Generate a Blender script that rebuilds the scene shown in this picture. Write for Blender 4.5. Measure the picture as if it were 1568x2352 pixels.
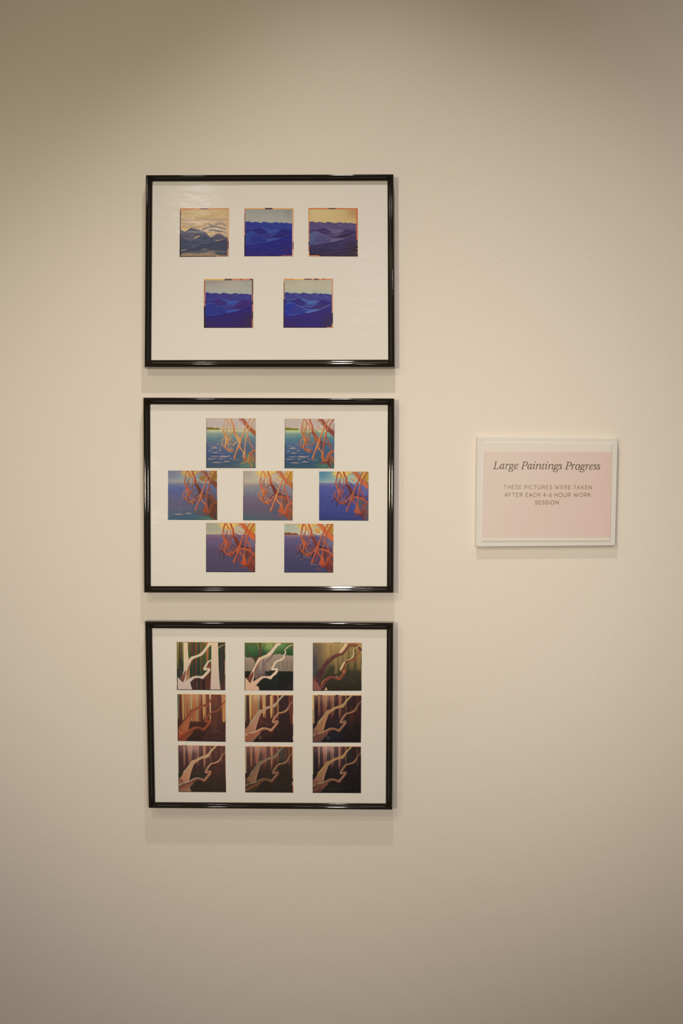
import bpy, math
import numpy as np
from mathutils import Vector, Matrix

sc = bpy.context.scene
for o in list(bpy.data.objects):
    bpy.data.objects.remove(o)

# ------------------------------------------------------------------ camera
# the wall is the plane y = 0, the room lies at y < 0; one photo pixel covers S metres of wall
S = 0.00065
D = 1.30
CZ = 1.50
cam = bpy.data.cameras.new('camera')
cam.sensor_fit = 'VERTICAL'
cam.sensor_height = 36
cam.lens = 36 * D / (2352 * S)
cam.clip_start = .05
cam_o = bpy.data.objects.new('camera', cam)
cam_o.location = (0, -D, CZ)
cam_o.rotation_euler = (math.radians(90), 0, 0)
sc.collection.objects.link(cam_o)
sc.camera = cam_o

# ------------------------------------------------------------------ world, light, exposure
sc.view_settings.view_transform = 'Standard'
sc.view_settings.look = 'None'
sc.view_settings.gamma = 1
sc.view_settings.use_curve_mapping = False
sc.view_settings.exposure = 0.0
w = bpy.data.worlds.new('world')
w.use_nodes = True
w.node_tree.nodes['Background'].inputs[0].default_value = (1.0, .815, .58, 1)
w.node_tree.nodes['Background'].inputs[1].default_value = 0.119
sc.world = w


def spot(name, loc, aim, power, col, cone, blend=1.0, size=.04):
    """a ceiling or track spot of the gallery or an added front fill, loc and aim relative to the camera's spot on the wall"""
    l = bpy.data.lights.new(name, 'SPOT')
    l.energy = power; l.color = col; l.spot_size = math.radians(cone); l.spot_blend = blend
    l.shadow_soft_size = size
    o = bpy.data.objects.new(name, l)
    o.location = (loc[0], loc[1], CZ + loc[2])
    d = Vector((aim[0], 0, CZ + aim[1])) - Vector(o.location)
    o.rotation_euler = d.to_track_quat('-Z', 'Y').to_euler()
    sc.collection.objects.link(o)
    return o


# (name, position, aim on the wall, watts, colour, cone)
LIGHTS = [
    ('ceiling_spot_near_wall', (0, -.58, 1.30), (.149, -1.8), 31.0, (1, .90, .80), 80, 1, .03),
    ('ceiling_spot_middle', (-.40, -1.10, .86), (-.30, -.70), 9.9, (1, .92, .84), 95, 1, .03),
    ('track_spot_left', (-1.25, -1.55, .95), (.64, -.71), 24.8, (1, .85, .45), 45, 1, .05),
    ('added_front_fill_left', (-1.0, -2.30, .12), (-.099, .214), 72, (1, .83, .57), 49.7, 1, .09),  # added eye-level fill, stands in for soft light from behind the camera
    ('added_front_fill_right', (.50, -2.30, .10), (-.221, -.29), 47, (1, .90, .87), 45, 1, .09),  # added fill at eye level, set so its reflection misses the glazing
    ('ceiling_spot_far', (.10, -2.30, .95), (.917, .082), 62, (1, .91, .85), 45.5, 1, .04),
]
for L in LIGHTS:
    spot(*L)


def soft(name, loc, aim, power, col, sx, sy):
    l = bpy.data.lights.new(name, 'AREA')
    l.shape = 'RECTANGLE'; l.size = sx; l.size_y = sy; l.energy = power; l.color = col
    o = bpy.data.objects.new(name, l)
    o.location = (loc[0], loc[1], CZ + loc[2])
    d = Vector((aim[0], 0, CZ + aim[1])) - Vector(o.location)
    o.rotation_euler = d.to_track_quat('-Z', 'Y').to_euler()
    sc.collection.objects.link(o)


# ------------------------------------------------------------------ helpers
def lin(c):
    c = np.asarray(c, float) / 255.0
    return np.where(c <= .04045, c / 12.92, ((c + .055) / 1.055) ** 2.4)


def unproj(px, py, d):
    """photo pixel -> point at distance d in front of the wall"""
    k = S * (D - d) / D
    return Vector(((px - 784) * k, -d, CZ + (1176 - py) * k))


def mat(name, col, rough=.6, spec=.5, bump=None, coat=0):
    m = bpy.data.materials.new(name)
    m.use_nodes = True
    nt = m.node_tree
    b = nt.nodes['Principled BSDF']
    b.inputs['Base Color'].default_value = (*col, 1)
    b.inputs['Roughness'].default_value = rough
    b.inputs['Specular IOR Level'].default_value = spec
    b.inputs['Coat Weight'].default_value = coat
    if bump:
        tc = nt.nodes.new('ShaderNodeTexCoord')
        prev = None
        for sc_, st, dist in bump:
            n = nt.nodes.new('ShaderNodeTexNoise')
            n.inputs['Scale'].default_value = sc_
            n.inputs['Detail'].default_value = 3
            nt.links.new(tc.outputs['Object'], n.inputs['Vector'])
            bp = nt.nodes.new('ShaderNodeBump')
            bp.inputs['Strength'].default_value = st
            bp.inputs['Distance'].default_value = dist
            nt.links.new(n.outputs['Fac'], bp.inputs['Height'])
            if prev:
                nt.links.new(prev.outputs['Normal'], bp.inputs['Normal'])
            prev = bp
        nt.links.new(prev.outputs['Normal'], b.inputs['Normal'])
    return m


def add_mesh(name, verts, faces, material, parent=None, smooth=False, origin=None):
    o0 = Vector(origin) if origin is not None else Vector((0, 0, 0))
    me = bpy.data.meshes.new(name)
    me.from_pydata([tuple(Vector(v) - o0) for v in verts], [], faces)
    if smooth:
        me.polygons.foreach_set('use_smooth', [True] * len(me.polygons))
    me.materials.append(material)
    me.update()
    o = bpy.data.objects.new(name, me)
    sc.collection.objects.link(o)
    if parent:
        o.parent = parent
        o.location = o0 - parent.location
    else:
        o.location = o0
    return o


def thing(name, loc, label, cat, group=None):
    o = bpy.data.objects.new(name, None)
    o.empty_display_size = .05
    o.location = loc
    o['label'] = label
    o['category'] = cat
    if group:
        o['group'] = group
    sc.collection.objects.link(o)
    return o


def prism(q_front, q_back):
    """closed box from two quads (TL, TR, BR, BL)"""
    v = [tuple(p) for p in q_front] + [tuple(p) for p in q_back]
    f = [(0, 3, 2, 1), (4, 5, 6, 7), (0, 1, 5, 4), (1, 2, 6, 5), (2, 3, 7, 6), (3, 0, 4, 7)]
    return v, f


def bevel(o, w, seg=2):
    m = o.modifiers.new('bevel', 'BEVEL')
    m.width = w; m.segments = seg


# ------------------------------------------------------------------ the wall
wall_m = mat('wall_paint', (.80, .755, .70), .75, .25, bump=[(520, .38, .0005), (130, .18, .0010), (22, .12, .004)])


def build_wall():
    V = [(-3.2, 0, 0), (3.2, 0, 0), (3.2, 0, 2.9), (-3.2, 0, 2.9), (-3.2, .12, 0), (3.2, .12, 0), (3.2, .12, 2.9), (-3.2, .12, 2.9)]
    F = [(0, 1, 2, 3), (5, 4, 7, 6), (4, 5, 1, 0), (1, 5, 6, 2), (3, 2, 6, 7), (4, 0, 3, 7)]

    def lump(px, py, rx, rz, h, a=0):
        c = unproj(px, py, 0)
        n, rings = 14, 4
        base = len(V)
        V.append((c.x, -h, c.z))
        for r in range(1, rings + 1):
            t = r / rings
            y = -h * (math.cos(t * math.pi) * .5 + .5)
            for k in range(n):
                g = 2 * math.pi * k / n
                wob = 1 + .18 * math.sin(3 * g + px)
                x = rx * t * wob * math.cos(g); z = rz * t * wob * math.sin(g)
                V.append((c.x + x * math.cos(a) - z * math.sin(a), y - .00002, c.z + x * math.sin(a) + z * math.cos(a)))
        for k in range(n):
            F.append((base, base + 1 + (k + 1) % n, base + 1 + k))
            for r in range(rings - 1):
                p = base + 1 + r * n
                F.append((p + k, p + (k + 1) % n, p + n + (k + 1) % n, p + n + k))

    for px, py, s, h in [(432, 314, 4.5, .7), (430, 248, 3.5, .5), (583, 194, 3.5, .5), (583, 219, 2.5, .4), (37, 198, 3.5, .5), (37, 259, 4, .7), (33, 297, 4, .7), (31, 324, 5, .6), (537, 207, 2.5, .4),
                         (376, 328, 4, .5), (1354, 588, 4.5, .8), (1132, 590, 3, .5), (1155, 594, 4, .6), (1148, 505, 2.5, .4), (1392, 469, 3, .5), (1390, 492, 3, .4), (1177, 984, 3.5, .6), (1184, 979, 3, .5),
                         (1530, 709, 3, .4), (1540, 718, 3, .4), (1544, 750, 2, .3), (1115, 696, 2.5, .4), (1196, 579, 4, .3), (935, 2102, 3, .4), (1247, 2200, 2, .4), (1062, 2166, 3, .3), (4, 735, 4, .6), (410, 2160, 2, .3)]:
        lump(px, py, s * S, s * S * .8, h * .0006, px * .7)

    def scratch(pts, wd=.0006, h=.00035):
        P = [unproj(x, y, 0) for x, y in pts]
        b = len(V)
        for i, p in enumerate(P):
            t = (P[min(i + 1, len(P) - 1)] - P[max(i - 1, 0)]).normalized()
            n = Vector((-t.z, 0, t.x)) * wd
            e = 0 if i in (0, len(P) - 1) else 1
            V.extend([(p.x + n.x * 1.6, -.00001, p.z + n.z * 1.6), (p.x, -.00001 - h * e, p.z), (p.x - n.x * 1.6, -.00001, p.z - n.z * 1.6)])
        for i in range(len(P) - 1):
            q = b + 3 * i
            F.append((q, q + 1, q + 4, q + 3)); F.append((q + 1, q + 2, q + 5, q + 4))

    scratch([(692, 907), (700, 904), (708, 902), (714, 901), (719, 901)])
    scratch([(697, 910), (703, 909), (708, 907), (711, 906)])
    scratch([(711, 906), (709, 910), (706, 913)])
    scratch([(711, 911), (716, 912), (719, 912)])
    scratch([(700, 229), (708, 228), (713, 229)], h=.0003)
    scratch([(718, 234), (722, 231), (727, 230)], h=.0003)
    scratch([(711, 240), (716, 237)], h=.0003)
    scratch([(1135, 591), (1144, 588), (1152, 590), (1160, 598)], h=.0002)
    scratch([(866, 1915), (870, 1918), (874, 1914)], h=.0003)
    o = add_mesh('wall_back', V, F, wall_m)
    o['kind'] = 'structure'
    return o


build_wall()
# ---------------------------------------------------------------- painted prints
# every small print is a finely gridded sheet whose ink colours are laid down
# here with brush strokes, washes and polygons (units: 1568 across a 130 mm-ish crop)
NP = 176


def catmull(pts, n=7):
    P = np.array(pts, float)
    if len(P) < 3:
        return P
    Q = np.vstack([2 * P[0] - P[1], P, 2 * P[-1] - P[-2]])
    out = []
    for i in range(1, len(Q) - 2):
        a, b, c, d = Q[i - 1], Q[i], Q[i + 1], Q[i + 2]
        for k in range(n):
            t = k / n
            out.append(.5 * ((2 * b) + (c - a) * t + (2 * a - 5 * b + 4 * c - d) * t * t
                             + (3 * b - a - 3 * c + d) * t ** 3))
    out.append(P[-1])
    out = np.array(out)
    if out.shape[1] > 2:
        out[:, 2] = np.maximum(out[:, 2], .05)
    return out


def vnoise(x, y, seed=0):
    xi = np.floor(x).astype(np.int64); yi = np.floor(y).astype(np.int64)
    xf = x - xi; yf = y - yi
    xf = xf * xf * (3 - 2 * xf); yf = yf * yf * (3 - 2 * yf)

    def h(a, b):
        n = (a * 374761393 + b * 668265263 + seed * 1442695041) & 0xffffffff
        n = ((n ^ (n >> 13)) * 1274126177) & 0xffffffff
        return ((n ^ (n >> 16)) & 0xffff) / 65535.0
    return ((h(xi, yi) * (1 - xf) + h(xi + 1, yi) * xf) * (1 - yf)
            + (h(xi, yi + 1) * (1 - xf) + h(xi + 1, yi + 1) * xf) * yf)


def fbm(x, y, seed=0, o=3):
    s = 0; a = .5; t = 0
    for k in range(o):
        s = s + a * vnoise(x * 2 ** k, y * 2 ** k, seed + k * 17); t += a; a *= .5
    return s / t


class Canvas:
    def __init__(self, rect, ref=None, n=NP):
        """rect: where the print sits (crop units); ref: rect of the drawing it copies"""
        self.rect = rect
        r = ref or rect
        g = (np.arange(n)) / (n - 1)
        self.X, self.Y = np.meshgrid(r[0] + g * (r[2] - r[0]), r[1] + g * (r[3] - r[1]))
        self.r = r
        self.C = np.zeros((n, n, 3))
        self.n = n
        self.jx = 0; self.jy = 0

    def win(self, x0, y0, x1, y1, m):
        r = self.r; n = self.n
        fx = (n - 1) / (r[2] - r[0]); fy = (n - 1) / (r[3] - r[1])
        a = int(max(0, (x0 - m - r[0]) * fx)); b = int(min(n, (x1 + m - r[0]) * fx + 2))
        c = int(max(0, (y0 - m - r[1]) * fy)); d = int(min(n, (y1 + m - r[1]) * fy + 2))
        return (slice(c, d), slice(a, b)) if b > a and d > c else None

    def blend(self, w, cov, col):
        c = self.C[w]
        self.C[w] = c + (np.asarray(col, float) - c) * cov[..., None]

    def hold(self, pts):
        """keep a copy so that later strokes can be trimmed to a shape"""
        t = Canvas(self.rect, self.r, self.n)
        t.poly(pts, (1, 1, 1), soft=8)
        self._held = (self.C.copy(), t.C[..., :1])

    def trim(self):
        C, m = self._held
        self.C = C * (1 - m) + self.C * m

    def wash(self, stops, x=None, y0=-1e9, y1=1e9, soft=6, alpha=1.0, wob=0):
        """vertical gradient between stops (y, colour) limited to y0..y1"""
        ys = [s[0] for s in stops]
        yy = self.Y + wob * (fbm(self.X / 160, self.Y / 60, 5) - .5)
        col = np.stack([np.interp(yy, ys, [s[1][k] for s in stops]) for k in range(3)], -1)
        cov = np.clip((self.Y - y0) / soft + .5, 0, 1) * np.clip((y1 - self.Y) / soft + .5, 0, 1) * alpha
        if x:
            cov = cov * np.clip((self.X - x[0]) / soft + .5, 0, 1) * np.clip((x[1] - self.X) / soft + .5, 0, 1)
        self.C = self.C + (col - self.C) * cov[..., None]

    def blob(self, x, y, rx, ry, col, alpha=1.0, p=1.0):
        """soft round patch of colour"""
        d = ((self.X - x) / rx) ** 2 + ((self.Y - y) / ry) ** 2
        cov = np.exp(-d ** p) * alpha
        self.C = self.C + (np.asarray(col, float) - self.C) * cov[..., None]

    def dapple(self, x, y, rx, ry, col, alpha=1.0, sc=45, thr=.5, seed=1, soft=.28):
        """ragged leafy patch"""
        nz = fbm(self.X / sc, self.Y / sc, seed)
        d = np.sqrt(((self.X - x) / rx) ** 2 + ((self.Y - y) / ry) ** 2)
        v = (1 - d) + (nz - .5) * 1.1 - (thr - .5)
        cov = np.clip(v / soft, 0, 1) * alpha
        self.C = self.C + (np.asarray(col, float) - self.C) * cov[..., None]

    def poly(self, pts, col, alpha=1.0, soft=9, col2=None, smooth=False, axis=1):
        P = np.array(pts, float)[:, :2]
        if smooth:
            P = catmull(np.vstack([P, P[:1]]), 5)[:-1]
        w = self.win(P[:, 0].min(), P[:, 1].min(), P[:, 0].max(), P[:, 1].max(), soft)
        if w is None:
            return
        X = self.X[w]; Y = self.Y[w]
        ins = np.zeros(X.shape, bool); D = np.full(X.shape, 1e9)
        for (x0, y0), (x1, y1) in zip(P, np.roll(P, -1, 0)):
            if y0 != y1:
                c = ((y0 > Y) != (y1 > Y)) & (X < (x1 - x0) * (Y - y0) / (y1 - y0) + x0)
                ins ^= c
            dx, dy = x1 - x0, y1 - y0
            L = dx * dx + dy * dy + 1e-9
            t = np.clip(((X - x0) * dx + (Y - y0) * dy) / L, 0, 1)
            D = np.minimum(D, np.hypot(X - x0 - t * dx, Y - y0 - t * dy))
        sd = np.where(ins, D, -D)
        cov = np.clip(sd / soft + .5, 0, 1) * alpha
        if col2 is not None:
            A = Y if axis else X
            lo, hi = P[:, axis].min(), P[:, axis].max()
            t = np.clip((A - lo) / (hi - lo + 1e-9), 0, 1)[..., None]
            col = np.asarray(col, float) * (1 - t) + np.asarray(col2, float) * t
        self.blend(w, cov, col)

    def line(self, pts, cols, width=None, alpha=1.0, soft=9, hi=None, lo=None, light=(-.7, -.7), k=1.0, fade=0, grain=0):
        """brush stroke through (x, y, half width); cols one colour or a list along it"""
        P = [tuple(p) + ((width,) if len(p) == 2 else ()) for p in pts]
        P = catmull(P, 7)
        P = np.column_stack([P[:, 0] + self.jx, P[:, 1] + self.jy, P[:, 2] * k])
        m = P[:, 2].max() + soft
        w = self.win(P[:, 0].min(), P[:, 1].min(), P[:, 0].max(), P[:, 1].max(), m)
        if w is None:
            return
        X = self.X[w]; Y = self.Y[w]
        best = np.full(X.shape, 1e9); T = np.zeros(X.shape); OX = np.zeros(X.shape); OY = np.zeros(X.shape)
        R = np.ones(X.shape)
        n = len(P) - 1
        for i in range(n):
            x0, y0, r0 = P[i]; x1, y1, r1 = P[i + 1]
            dx, dy = x1 - x0, y1 - y0
            L = dx * dx + dy * dy + 1e-9
            t = np.clip(((X - x0) * dx + (Y - y0) * dy) / L, 0, 1)
            ox = X - x0 - t * dx; oy = Y - y0 - t * dy
            r = r0 + (r1 - r0) * t
            d = np.hypot(ox, oy) - r
            b = d < best
            best = np.where(b, d, best); T = np.where(b, (i + t) / n, T)
            OX = np.where(b, ox / r, OX); OY = np.where(b, oy / r, OY); R = np.where(b, r, R)
        cov = np.clip(-best / soft + .5, 0, 1) * alpha
        if fade:
            cov = cov * np.clip(np.minimum(T, 1 - T) / fade, 0, 1)
        cs = cols if isinstance(cols, list) else [cols]
        if len(cs) > 1:
            tt = np.linspace(0, 1, len(cs))
            col = np.stack([np.interp(T, tt, [c[k_] for c in cs]) for k_ in range(3)], -1)
        else:
            col = np.broadcast_to(np.asarray(cs[0], float), X.shape + (3,)).copy()
        s = OX * light[0] + OY * light[1]
        if hi is not None:
            f = np.clip((s - .15) / .6, 0, 1)[..., None]
            col = col + (np.asarray(hi, float) - col) * f
        if lo is not None:
            f = np.clip((-s - .15) / .6, 0, 1)[..., None]
            col = col + (np.asarray(lo, float) - col) * f
        if grain:
            g = (fbm(X / 22, Y / 60, 9) - .5) * grain
            col = col + g[..., None]
        self.blend(w, cov, col)

    def grain(self, amt, sx=20, sy=20, seed=3):
        g = (fbm(self.X / sx, self.Y / sy, seed, 2) - .5) * 2 * amt
        self.C = self.C + g[..., None]

    def edge(self, side, a, b, wid, col, alpha=1.0, soft=6):
        """a stretch of film border: side l r t b, from a to b (fractions), wid in units"""
        r = self.r
        fx = lambda f: r[0] + f * (r[2] - r[0])
        fy = lambda f: r[1] + f * (r[3] - r[1])
        if side == 'l':
            cov = np.clip((r[0] + wid - self.X) / soft + .5, 0, 1) * np.clip((self.Y - fy(a)) / 8 + .5, 0, 1) * np.clip((fy(b) - self.Y) / 8 + .5, 0, 1)
        elif side == 'r':
            cov = np.clip((self.X - r[2] + wid) / soft + .5, 0, 1) * np.clip((self.Y - fy(a)) / 8 + .5, 0, 1) * np.clip((fy(b) - self.Y) / 8 + .5, 0, 1)
        elif side == 't':
            cov = np.clip((r[1] + wid - self.Y) / soft + .5, 0, 1) * np.clip((self.X - fx(a)) / 8 + .5, 0, 1) * np.clip((fx(b) - self.X) / 8 + .5, 0, 1)
        else:
            cov = np.clip((self.Y - r[3] + wid) / soft + .5, 0, 1) * np.clip((self.X - fx(a)) / 8 + .5, 0, 1) * np.clip((fx(b) - self.X) / 8 + .5, 0, 1)
        if a <= 0 or b >= 1:
            pass
        self.C = self.C + (np.asarray(col, float) - self.C) * (cov * alpha)[..., None]


# ---- the five wave paintings ------------------------------------------------
def ridge_fill(c, pts, col, col2=None, soft=9, bottom=1500, alpha=1.0):
    pts = [tuple(p[:2]) for p in catmull([(x, y) for x, y in pts], 5)]
    c.poly(pts + [(pts[-1][0] + 40, bottom), (pts[0][0] - 40, bottom)], col, col2=col2, soft=soft, alpha=alpha)


def waves_first(rect):
    c = Canvas(rect)
    c.wash([(100, (196, 162, 112)), (400, (190, 158, 110))])
    c.blob(500, 220, 120, 60, (206, 176, 126), .6)
    c.wash([(405, (176, 150, 118)), (470, (198, 166, 126)), (700, (202, 168, 122)), (1000, (170, 140, 120))], y0=408, y1=1500, soft=4)
    c.line([(120, 410), (1420, 402)], (140, 118, 92), 3, alpha=.8, soft=5)
    P = (150, 122, 112); G = (118, 108, 112); Y_ = (206, 172, 118); D = (66, 72, 90); DD = (60, 64, 82); PK = (192, 150, 122)
    for a in [[(130, 430), (300, 445), (500, 430), (700, 440)], [(560, 455), (640, 470), (760, 450), (900, 430)], [(800, 440), (1000, 430), (1150, 460), (1400, 430)],
              [(1060, 465), (1160, 450), (1300, 440)], [(180, 470), (330, 455), (420, 470)]]:
        c.line(a, P, 7, alpha=.5, fade=.2, soft=12)
    for a in [[(130, 560), (220, 520), (330, 535), (400, 545), (480, 515), (560, 555)],
              [(130, 615), (220, 595), (330, 605), (460, 600), (560, 615), (650, 600)],
              [(560, 620), (660, 610), (760, 590), (860, 520), (940, 560), (1040, 580)],
              [(900, 530), (980, 580), (1060, 610), (1200, 600), (1300, 560)],
              [(1060, 540), (1180, 500), (1300, 530), (1410, 545)],
              [(1000, 560), (1100, 545), (1250, 540), (1410, 600)]]:
        c.line(a, P, 13, alpha=.75, fade=.12, soft=14)
    c.line([(880, 520), (960, 580), (1050, 600), (1150, 560), (1300, 560), (1420, 640)], G, 22, alpha=.7, fade=.1, soft=20)
    c.line([(1100, 590), (1230, 570), (1330, 610), (1420, 680)], (200, 160, 118), 22, alpha=.9, fade=.15, soft=16)
    c.line([(720, 690), (850, 640), (1000, 620), (1200, 640), (1420, 700)], G, 20, alpha=.95, fade=.08, soft=14)
    c.line([(700, 700), (800, 660), (880, 650)], (104, 98, 106), 20, alpha=.9, fade=.2, soft=16)
    c.line([(820, 710), (920, 675), (1040, 660), (1180, 680), (1260, 730)], (204, 172, 130), 20, alpha=.95, fade=.1, soft=12)
    c.line([(880, 720), (1000, 705), (1120, 730), (1240, 750), (1300, 740)], (86, 88, 100), 22, alpha=.95, fade=.12, soft=14)
    c.line([(1240, 720), (1330, 760), (1410, 820)], (120, 106, 108), 12, alpha=.8, soft=10)
    c.line([(760, 745), (900, 765), (1040, 770)], (158, 124, 116), 16, alpha=.8, fade=.2, soft=10)
    c.line([(820, 800), (930, 800), (1040, 790)], Y_, 24, alpha=.95, fade=.15, soft=12)
    c.line([(1080, 780), (1240, 790), (1410, 830), (1420, 900)], PK, 26, alpha=.7, soft=14)
    c.poly([(120, 640), (250, 600), (420, 610), (620, 690), (420, 660), (240, 745), (120, 705)], (204, 168, 112), soft=14)
    c.line([(150, 640), (260, 640), (400, 605)], (190, 148, 112), 14, alpha=.7, fade=.2)
    ridge_fill(c, [(90, 700), (150, 705), (240, 740), (330, 680), (415, 640), (520, 680), (640, 712), (760, 735), (830, 790), (880, 840), (940, 905), (1030, 880), (1110, 820), (1200, 808), (1280, 850), (1340, 890), (1440, 920)],
               (84, 80, 92), (74, 72, 86), soft=8)
    c.line([(430, 640), (520, 660), (640, 700), (560, 720)], (100, 92, 104), 14, alpha=.6, fade=.2)
    for a, k in [([(200, 780), (350, 760), (500, 720)], 12), ([(280, 880), (420, 850), (520, 830)], 20), ([(150, 850), (240, 900), (300, 970)], 16), ([(260, 960), (360, 930), (480, 920)], 22)]:
        c.line(a, (112, 104, 112), k, alpha=.6, fade=.25, soft=18)
    c.line([(260, 980), (360, 1000), (480, 960), (600, 900), (680, 860)], (124, 112, 108), 16, alpha=.8, fade=.2, soft=12)
    c.line([(470, 930), (560, 895), (665, 868)], (206, 162, 112), 13, alpha=.95, fade=.15, soft=8)
    ridge_fill(c, [(90, 930), (200, 955), (330, 1000), (450, 980), (560, 930), (680, 870), (760, 860), (850, 870), (920, 905), (1000, 950), (1080, 1000), (1180, 1020), (1300, 960), (1430, 925)],
               (70, 74, 92), (60, 62, 80), soft=10)
    c.line([(1060, 985), (1160, 1000), (1260, 985), (1400, 930)], (178, 140, 112), 14, alpha=.85, fade=.15, soft=10)
    c.line([(400, 1190), (560, 1130), (760, 1070), (980, 1050), (1180, 1010)], (92, 96, 108), 12, alpha=.7, fade=.2, soft=14)
    ridge_fill(c, [(90, 1280), (250, 1250), (420, 1180), (620, 1110), (860, 1070), (1080, 1040), (1240, 990), (1430, 925)], (62, 66, 84), (62, 62, 74), soft=14)
    c.line([(120, 1265), (200, 1262), (290, 1240)], (178, 144, 116), 12, alpha=.85, fade=.15, soft=10)
    c.line([(380, 1190), (500, 1170), (600, 1120)], (108, 106, 110), 12, alpha=.6, fade=.2, soft=14)
    c.blob(780, 1240, 90, 26, (112, 106, 106), .9, 2)
    c.line([(300, 1400), (560, 1320), (840, 1300), (1100, 1300), (1380, 1320)], (96, 92, 94), 34, alpha=.8, soft=40)
    ridge_fill(c, [(90, 1400), (280, 1330), (500, 1360), (760, 1340), (1000, 1350), (1200, 1400), (1430, 1420)], (150, 122, 98), (166, 134, 96), soft=26, alpha=.95)
    c.line([(120, 1320), (260, 1350), (420, 1320), (560, 1330)], (104, 102, 98), 20, alpha=.7, fade=.2, soft=16)
    c.line([(800, 1340), (1000, 1320), (1100, 1340)], (170, 126, 104), 20, alpha=.7, fade=.2, soft=20)
    c.blob(1320, 1370, 100, 60, (76, 76, 84), .9)
    for q in range(34):
        x = 140 + (q * 97 % 131) / 131 * 1240; y = 430 + (q * 53 % 67) / 67 * 960
        ln = 50 + 90 * ((q * 29 % 37) / 37)
        dark = y > 900 or (x < 800 and y > 720)
        col = ((96, 98, 108) if q % 2 else (56, 60, 76)) if dark else ((160, 130, 114) if q % 2 else (210, 178, 130))
        sl = -.3 if y > 1000 else .2 * math.sin(q * 2.1)
        c.line([(x - ln, y - sl * ln, 2), (x, y - 6, 6), (x + ln, y + sl * ln, 2)], col, alpha=.45, fade=.25, soft=14)
    c.grain(6, 50, 10, 5)
    c.grain(5, 18, 12)
    O = (196, 116, 58)
    c.edge('t', 0, 1, 32, O); c.edge('t', .66, 1, 30, (190, 128, 62)); c.edge('t', .41, .56, 24, (40, 26, 22))
    c.edge('r', 0, 1, 36, (208, 152, 96)); c.edge('r', .6, 1, 36, (200, 128, 96)); c.edge('r', .68, .85, 30, (104, 50, 44))
    c.edge('l', 0, 1, 24, (60, 36, 30)); c.edge('l', 0, .05, 24, O); c.edge('l', .5, 1, 26, (34, 24, 24)); c.edge('l', .85, 1, 20, (24, 18, 20))
    c.edge('b', 0, .75, 20, (40, 24, 24)); c.edge('b', .75, 1, 24, (170, 100, 66))
    return c


RIDGE = [(100, 490), (145, 478), (195, 462), (240, 478), (280, 496), (340, 492), (400, 482), (460, 488), (520, 502), (575, 512), (620, 480), (660, 478), (740, 495), (860, 512), (940, 490), (1010, 492), (1070, 512), (1130, 498), (1200, 512), (1270, 505), (1340, 522), (1470, 532)]


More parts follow.
